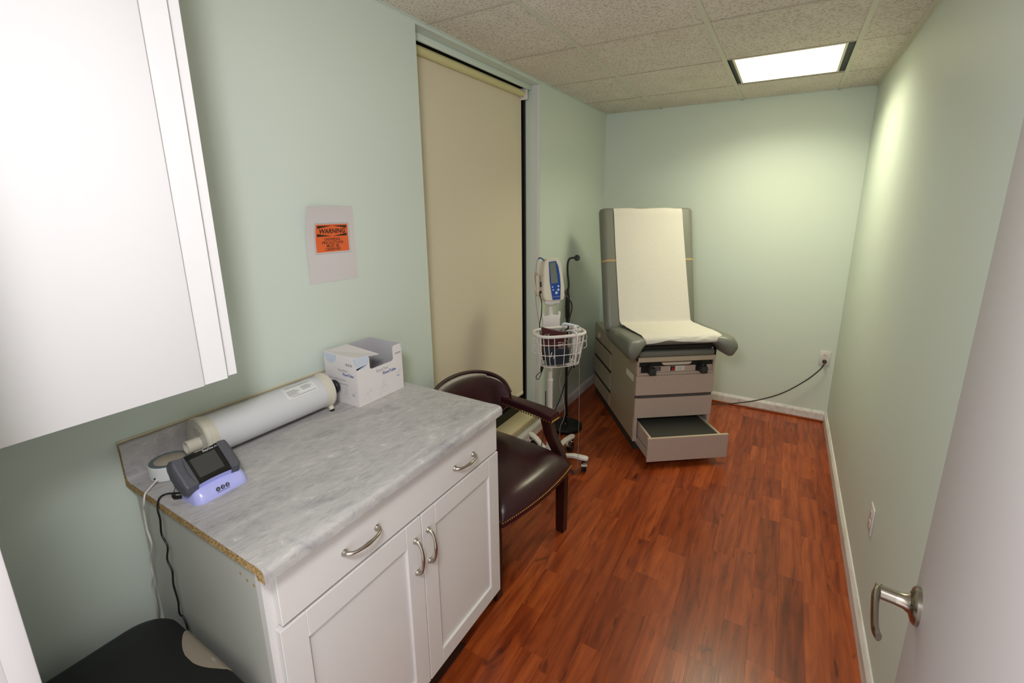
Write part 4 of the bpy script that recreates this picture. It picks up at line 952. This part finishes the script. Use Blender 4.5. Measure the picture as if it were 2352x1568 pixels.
# monitor
MM = Matrix.Translation((0.01, 0.006, 1.112)) @ Matrix.Rotation(math.radians(-9), 4, 'Y')
mo = [(-0.060, 0.006), (-0.052, 0.0), (0.052, 0.0), (0.060, 0.006), (0.068, 0.035), (0.069, 0.06), (0.056, 0.20), (0.050, 0.232), (0.036, 0.250), (0.0, 0.254), (-0.036, 0.250), (-0.050, 0.232), (-0.056, 0.20), (-0.069, 0.06), (-0.068, 0.035)]
b = B(); b.prism([V(-0.045, p[0], p[1]) for p in mo], (0.085, 0, 0), 0.006, 3); mon = obj('monitor', b.xf(MM), 'monitor_cream', vs, angle=40)
b = B(); b.prism([V(-0.075, p[0]*0.8, p[1]*0.86+0.01) for p in mo], (0.035, 0, 0), 0.008, 2); b.box((-0.06, -0.092, 0.03), (-0.01, -0.066, 0.16), 0.012, 3); b.tube([(-0.035, -0.07, 0.155), (-0.035, -0.098, 0.17), (-0.035, -0.098, 0.10), (-0.035, -0.085, 0.05)], 0.007, 8, 5); obj('probe_holder', b.xf(MM), 'monitor_dark_cream', mon)
bl_ = [(-0.026, 0.232), (0.020, 0.236), (0.033, 0.205), (0.041, 0.15), (0.043, 0.09), (0.037, 0.006), (-0.012, 0.004), (-0.020, 0.06), (-0.026, 0.12)]
b = B(); b.prism([V(0.0395, p[0], p[1]) for p in bl_], (0.0025, 0, 0), 0.0008, 1); bp = obj('blue_panel', b.xf(MM), 'monitor_blue', mon)
b = B(); b.prism([V(0.0415, *p) for p in ((-0.021, 0.226), (0.014, 0.229), (0.026, 0.106), (-0.017, 0.102))], (0.0012, 0, 0)); obj('display', b.xf(MM), 'lcd', bp, smooth=False)
for (y, z, r) in ((-0.010, 0.082, 0.0045), (-0.007, 0.064, 0.0045), (0.027, 0.085, 0.006), (0.026, 0.064, 0.007), (0.013, 0.046, 0.008)):
    b = B(); b.lathe([(0.0, 0.003), (r*0.8, 0.0028), (r, 0.0015), (r, 0.0)], (0.0418, y, z), (1, 0, 0), 16); obj('button', b.xf(MM), 'button_white', bp)
b = B(); b.text('Spot Vital Signs', 0.0068, lambda x, y: V(0.0424, 0.013+x, 0.022+y)); obj('lettering', b.xf(MM), 'button_white', bp, smooth=False)
b = B(); b.text('WelchAllyn', 0.0075, lambda x, y: V(0.0403, 0.0+x, 0.240+y)); obj('lettering', b.xf(MM), 'print_grey', mon, smooth=False)
b = B(); b.lathe([(0.0, -0.012), (0.03, -0.012), (0.042, 0.0), (0.042, 0.006), (0.0, 0.006)], (0, 0, 1.095), n=24); b.box((-0.04, -0.045, 1.094), (0.03, 0.05, 1.115), 0.006); obj('mount', b, 'stand_white', vs)
b = B(); b.cyl(MM @ V(0.0, -0.0695, 0.055), MM @ V(0.0, -0.076, 0.055), 0.008, n=14); obj('connector', b, 'black_plastic', mon)
b = B(); b.cyl(MM @ V(0.02, 0.066, 0.06), MM @ V(0.02, 0.076, 0.06), 0.005, n=12); obj('connector', b, 'black_plastic', mon)
b = B(); b.box((-0.012, -0.071, 0.085), (0.008, -0.066, 0.115), 0.002, xf=MM); obj('card_slot', b, 'black_plastic', mon)
iv = Matrix.Translation((0.280, 2.405, 0)) @ Matrix.Rotation(ST, 4, 'Z'); ivi = iv.inverted()
def wl_(*pts): return [ivi @ Vector(p) for p in pts]
b = B(); b.tube([MM @ V(0.02, 0.076, 0.06)] + wl_((0.385, 2.40, 1.150), (0.408, 2.42, 1.11), (0.412, 2.425, 1.07), (0.40, 2.42, 1.01), (0.39, 2.42, 0.94), (0.37, 2.42, 0.86)), 0.0042, 8, 5); obj('air_hose', b, 'black_plastic', vs)
b = B(); b.tube([MM @ V(0.0, -0.076, 0.055), MM @ V(0.0, -0.080, 0.045)] + wl_((0.246, 2.352, 1.095), (0.243, 2.350, 1.02), (0.234, 2.347, 0.96), (0.24, 2.35, 0.90)), 0.003, 8, 5); obj('sensor_cord', b, 'black_plastic', vs)
b = B(); b.tube(wl_((0.246, 2.392, 1.345), (0.225, 2.383, 1.368), (0.207, 2.374, 1.36), (0.199, 2.369, 1.32), (0.195, 2.367, 1.18), (0.199, 2.369, 1.087), (0.215, 2.377, 0.963), (0.24, 2.37, 0.92)), 0.0018, 6, 5); obj('thermometer_cord', b, 'cord_grey', vs)
b = B(); b.tube(wl_((0.250, 2.394, 1.338), (0.238, 2.388, 1.356), (0.222, 2.381, 1.368), (0.208, 2.374, 1.363)), 0.0042, 8, 5); obj('thermometer_probe', b, 'probe_blue', vs)
b = B(); b.tube(wl_((0.40, 2.36, 0.75), (0.395, 2.49, 0.70), (0.362, 2.478, 0.60), (0.330, 2.462, 0.47), (0.296, 2.448, 0.371), (0.25, 2.46, 0.25), (0.23, 2.5, 0.1), (0.25, 2.55, 0.006)), 0.0035, 8, 5); obj('power_lead', b, 'black_plastic', vs)
b = B(); b.tube(wl_((0.344, 2.40, 0.75), (0.335, 2.46, 0.66), (0.32, 2.46, 0.58), (0.329, 2.464, 0.519), (0.353, 2.475, 0.394), (0.349, 2.474, 0.32), (0.328, 2.464, 0.255), (0.326, 2.462, 0.19), (0.325, 2.46, 0.115)), 0.0024, 8, 5); obj('grey_lead', b, 'cord_grey', vs)
b = B(); b.tube(wl_((0.42, 2.33, 0.90), (0.455, 2.36, 0.84), (0.476, 2.40, 0.76), (0.480, 2.407, 0.591), (0.483, 2.408, 0.237), (0.484, 2.406, 0.13), (0.485, 2.39, 0.04), (0.478, 2.373, 0.012), (0.465, 2.378, 0.012)), 0.0014, 6, 5); obj('grey_lead', b, 'cord_grey', vs)
b = B(); b.tube(wl_((0.478, 2.371, 0.012), (0.45, 2.383, 0.014), (0.425, 2.397, 0.024), (0.40, 2.408, 0.032)), [0.002, 0.005, 0.006, 0.006], 8, 4); obj('clip_probe', b, 'probe_blue', vs)
b = B(); b.tube(wl_((0.253, 2.368, 0.75), (0.250, 2.368, 0.735), (0.245, 2.366, 0.70), (0.240, 2.364, 0.675), (0.236, 2.362, 0.655)), [0.005, 0.010, 0.011, 0.008, 0.003], 10, 4); b.tube(wl_((0.236, 2.362, 0.655), (0.215, 2.355, 0.635), (0.207, 2.353, 0.61), (0.222, 2.36, 0.605), (0.238, 2.365, 0.645), (0.255, 2.37, 0.70)), 0.0025, 8, 5); obj('inflation_bulb', b, 'black_rubber', vs)
b = B(); b.tube(wl_((0.236, 2.43, 0.50), (0.230, 2.44, 0.36), (0.225, 2.43, 0.22), (0.22, 2.40, 0.1), (0.21, 2.42, 0.006)), 0.003, 8, 5); obj('grey_lead', b, 'black_plastic', vs)

# things lying in the basket
def in_basket(name, label, cat_, x, y, z, rz=0.0):
    p = iv @ Vector((bk_c.x+x, bk_c.y+y, z)); return thing(name, label, cat_, tuple(p), ST+rz)
t = in_basket('pressure_cuff', 'folded maroon blood pressure cuff standing in the wire basket', 'cuff', -0.008, -0.02, 0.775)
def cuffg(hx_, hy_, hh, curl):
    b = B(); b.grid(lambda u, v: V(curl*math.sin(PI*u)+0.004*math.sin(5*v), -hy_+2*hy_*u, hh*v - 0.045*u*v), 14, 8, lambda u, v: (-hx_, 0, 0)); return b
b = cuffg(0.03, 0.078, 0.195, 0.016); cu_ = obj('cuff_body', b, 'cuff_maroon', t)
b = B()
for k in range(5): b.stroke([(0.01, 0.055+0.012*k), (0.01+0.02+0.006*(k % 2), 0.055+0.012*k)], 0.004, lambda x, y: V(0.0195, x, y))
b.stroke([(0.042, 0.06), (0.042, 0.105)], 0.004, lambda x, y: V(0.0185, x, y)); b.text('<<', 0.03, lambda x, y: V(0.0065+0.012, -0.06+x, 0.145+y)); obj('cuff_print', b, 'sticker_white', t, smooth=False)
t = in_basket('pressure_cuff', 'navy blood pressure cuff lying below the maroon cuff', 'cuff', 0.045, -0.045, 0.757, 0.05)
b = B(); b.grid(lambda u, v: V(0.012*math.sin(PI*u), -0.055+0.15*u, 0.11*v*(1-0.25*u)), 12, 6, lambda u, v: (-0.016, 0, 0)); obj('cuff_body', b, 'cuff_navy', t)
b = B(); b.stroke([(-0.03, 0.05), (-0.022, 0.08)], 0.006, lambda x, y: V(0.011, x, y)); b.stroke([(-0.012, 0.04), (-0.004, 0.07)], 0.005, lambda x, y: V(0.0125, x, y)); obj('cuff_print', b, 'sticker_white', t, smooth=False)
t = in_basket('thermometer_handle', 'white plastic probe handle resting on the basket rim', 'probe', -0.045, 0.085, 0.955, 0.25)
b = B(); b.tube([(0.0, -0.055, 0.010), (0.005, -0.045, 0.024), (0.012, -0.01, 0.016), (0.02, 0.03, 0.004), (0.03, 0.05, 0.0)], [0.007, 0.009, 0.009, 0.008, 0.006], 10, 5); obj('handle', b, 'print_pale_blue', t)
t = in_basket('finger_sensor', 'small white sensor clip at the right end of the basket', 'sensor', 0.03, 0.088, 0.80, 0.0)
b = B(); b.box((-0.014, -0.014, 0.0), (0.014, 0.014, 0.165), 0.006, 3); b.ball((0, 0, 0.168), 0.013, 14); obj('clip_body', b, 'stand_white', t)
b = B(); b.box((-0.01, 0.018, 0.0), (0.014, 0.036, 0.16), 0.005, 3); obj('clip_body', b, 'stand_white', t)
b = B(); b.ball((0.0142, 0.0, 0.150), 0.004, 10); b.ball((0.0142, 0.027, 0.145), 0.004, 10); obj('clip_dot', b, 'probe_blue', t)
t = in_basket('draped_hose', 'thin white hose draped over the front of the basket', 'hose', 0.10, 0.06, 0.76)
b = B(); b.tube([(-0.055, -0.03, 0.196), (-0.03, -0.015, 0.205), (-0.006, 0.005, 0.198), (0.006, 0.012, 0.17), (0.004, 0.012, 0.12), (0.0, 0.006, 0.06), (-0.004, 0.0, 0.0)], 0.005, 8, 5); obj('hose_body', b, 'cord_white', t)
b = B(); b.cyl((-0.004, 0.0, 0.0), (-0.006, -0.002, -0.018), 0.0055, n=12); obj('hose_tip', b, 'black_plastic', t)

# ================================================================== GOOSENECK EXAM LAMP
lm = thing('exam_lamp', 'black gooseneck exam lamp on a round floor base', 'lamp', (0.155, 2.925, 0))
b = B(); b.lathe([(0.0, 0.0), (0.125, 0.0), (0.127, 0.006), (0.125, 0.022), (0.118, 0.027), (0.02, 0.030), (0.014, 0.045), (0.0, 0.046)], n=48); obj('base', b, 'black_metal', lm)
b = B(); b.cyl((0, 0, 0.03), (0, 0, 0.88), 0.011, n=20); obj('pole', b, 'black_metal', lm)
b = B(); b.lathe([(0.011, 0.86), (0.017, 0.88), (0.019, 0.95), (0.017, 1.02), (0.009, 1.09)], n=20); obj('sleeve', b, 'black_plastic', lm)
b = B(); b.tube([(0, 0, 1.05), (0.006, 0.002, 1.12), (-0.002, -0.001, 1.20), (-0.004, -0.001, 1.26), (0.004, 0.003, 1.30), (0.022, 0.012, 1.312), (0.046, 0.024, 1.314)], 0.0075, 12, 6); obj('gooseneck', b, 'black_plastic', lm)
b = B(); b.lathe([(0.0, -0.020), (0.010, -0.018), (0.018, -0.010), (0.022, 0.0), (0.021, 0.010), (0.015, 0.018), (0.012, 0.018), (0.0, 0.012)], (0.054, 0.028, 1.312), (0.55, -0.75, 0.1), 24); obj('lamp_head', b, 'black_plastic', lm)
b = B(); b.tube([(0.02, -0.01, 0.10), (0.012, -0.012, 0.4), (0.014, -0.01, 0.7), (0.012, -0.008, 0.9)], 0.003, 6, 4); obj('lamp_cord', b, 'black_plastic', lm)

# printed marks and fixings too small to pick apart one by one
for o in bpy.data.objects:
    if o.type == 'MESH' and o.parent and o.name.split('.')[0] in ('lettering', 'logo_discs', 'logo_letters', 'line_drawing', 'cuff_print', 'print_mark', 'nail_trim', 'grip_bumps', 'buttons', 'border', 'slots', 'clip_dot', 'basket_wires'):
        o['kind'] = 'stuff'
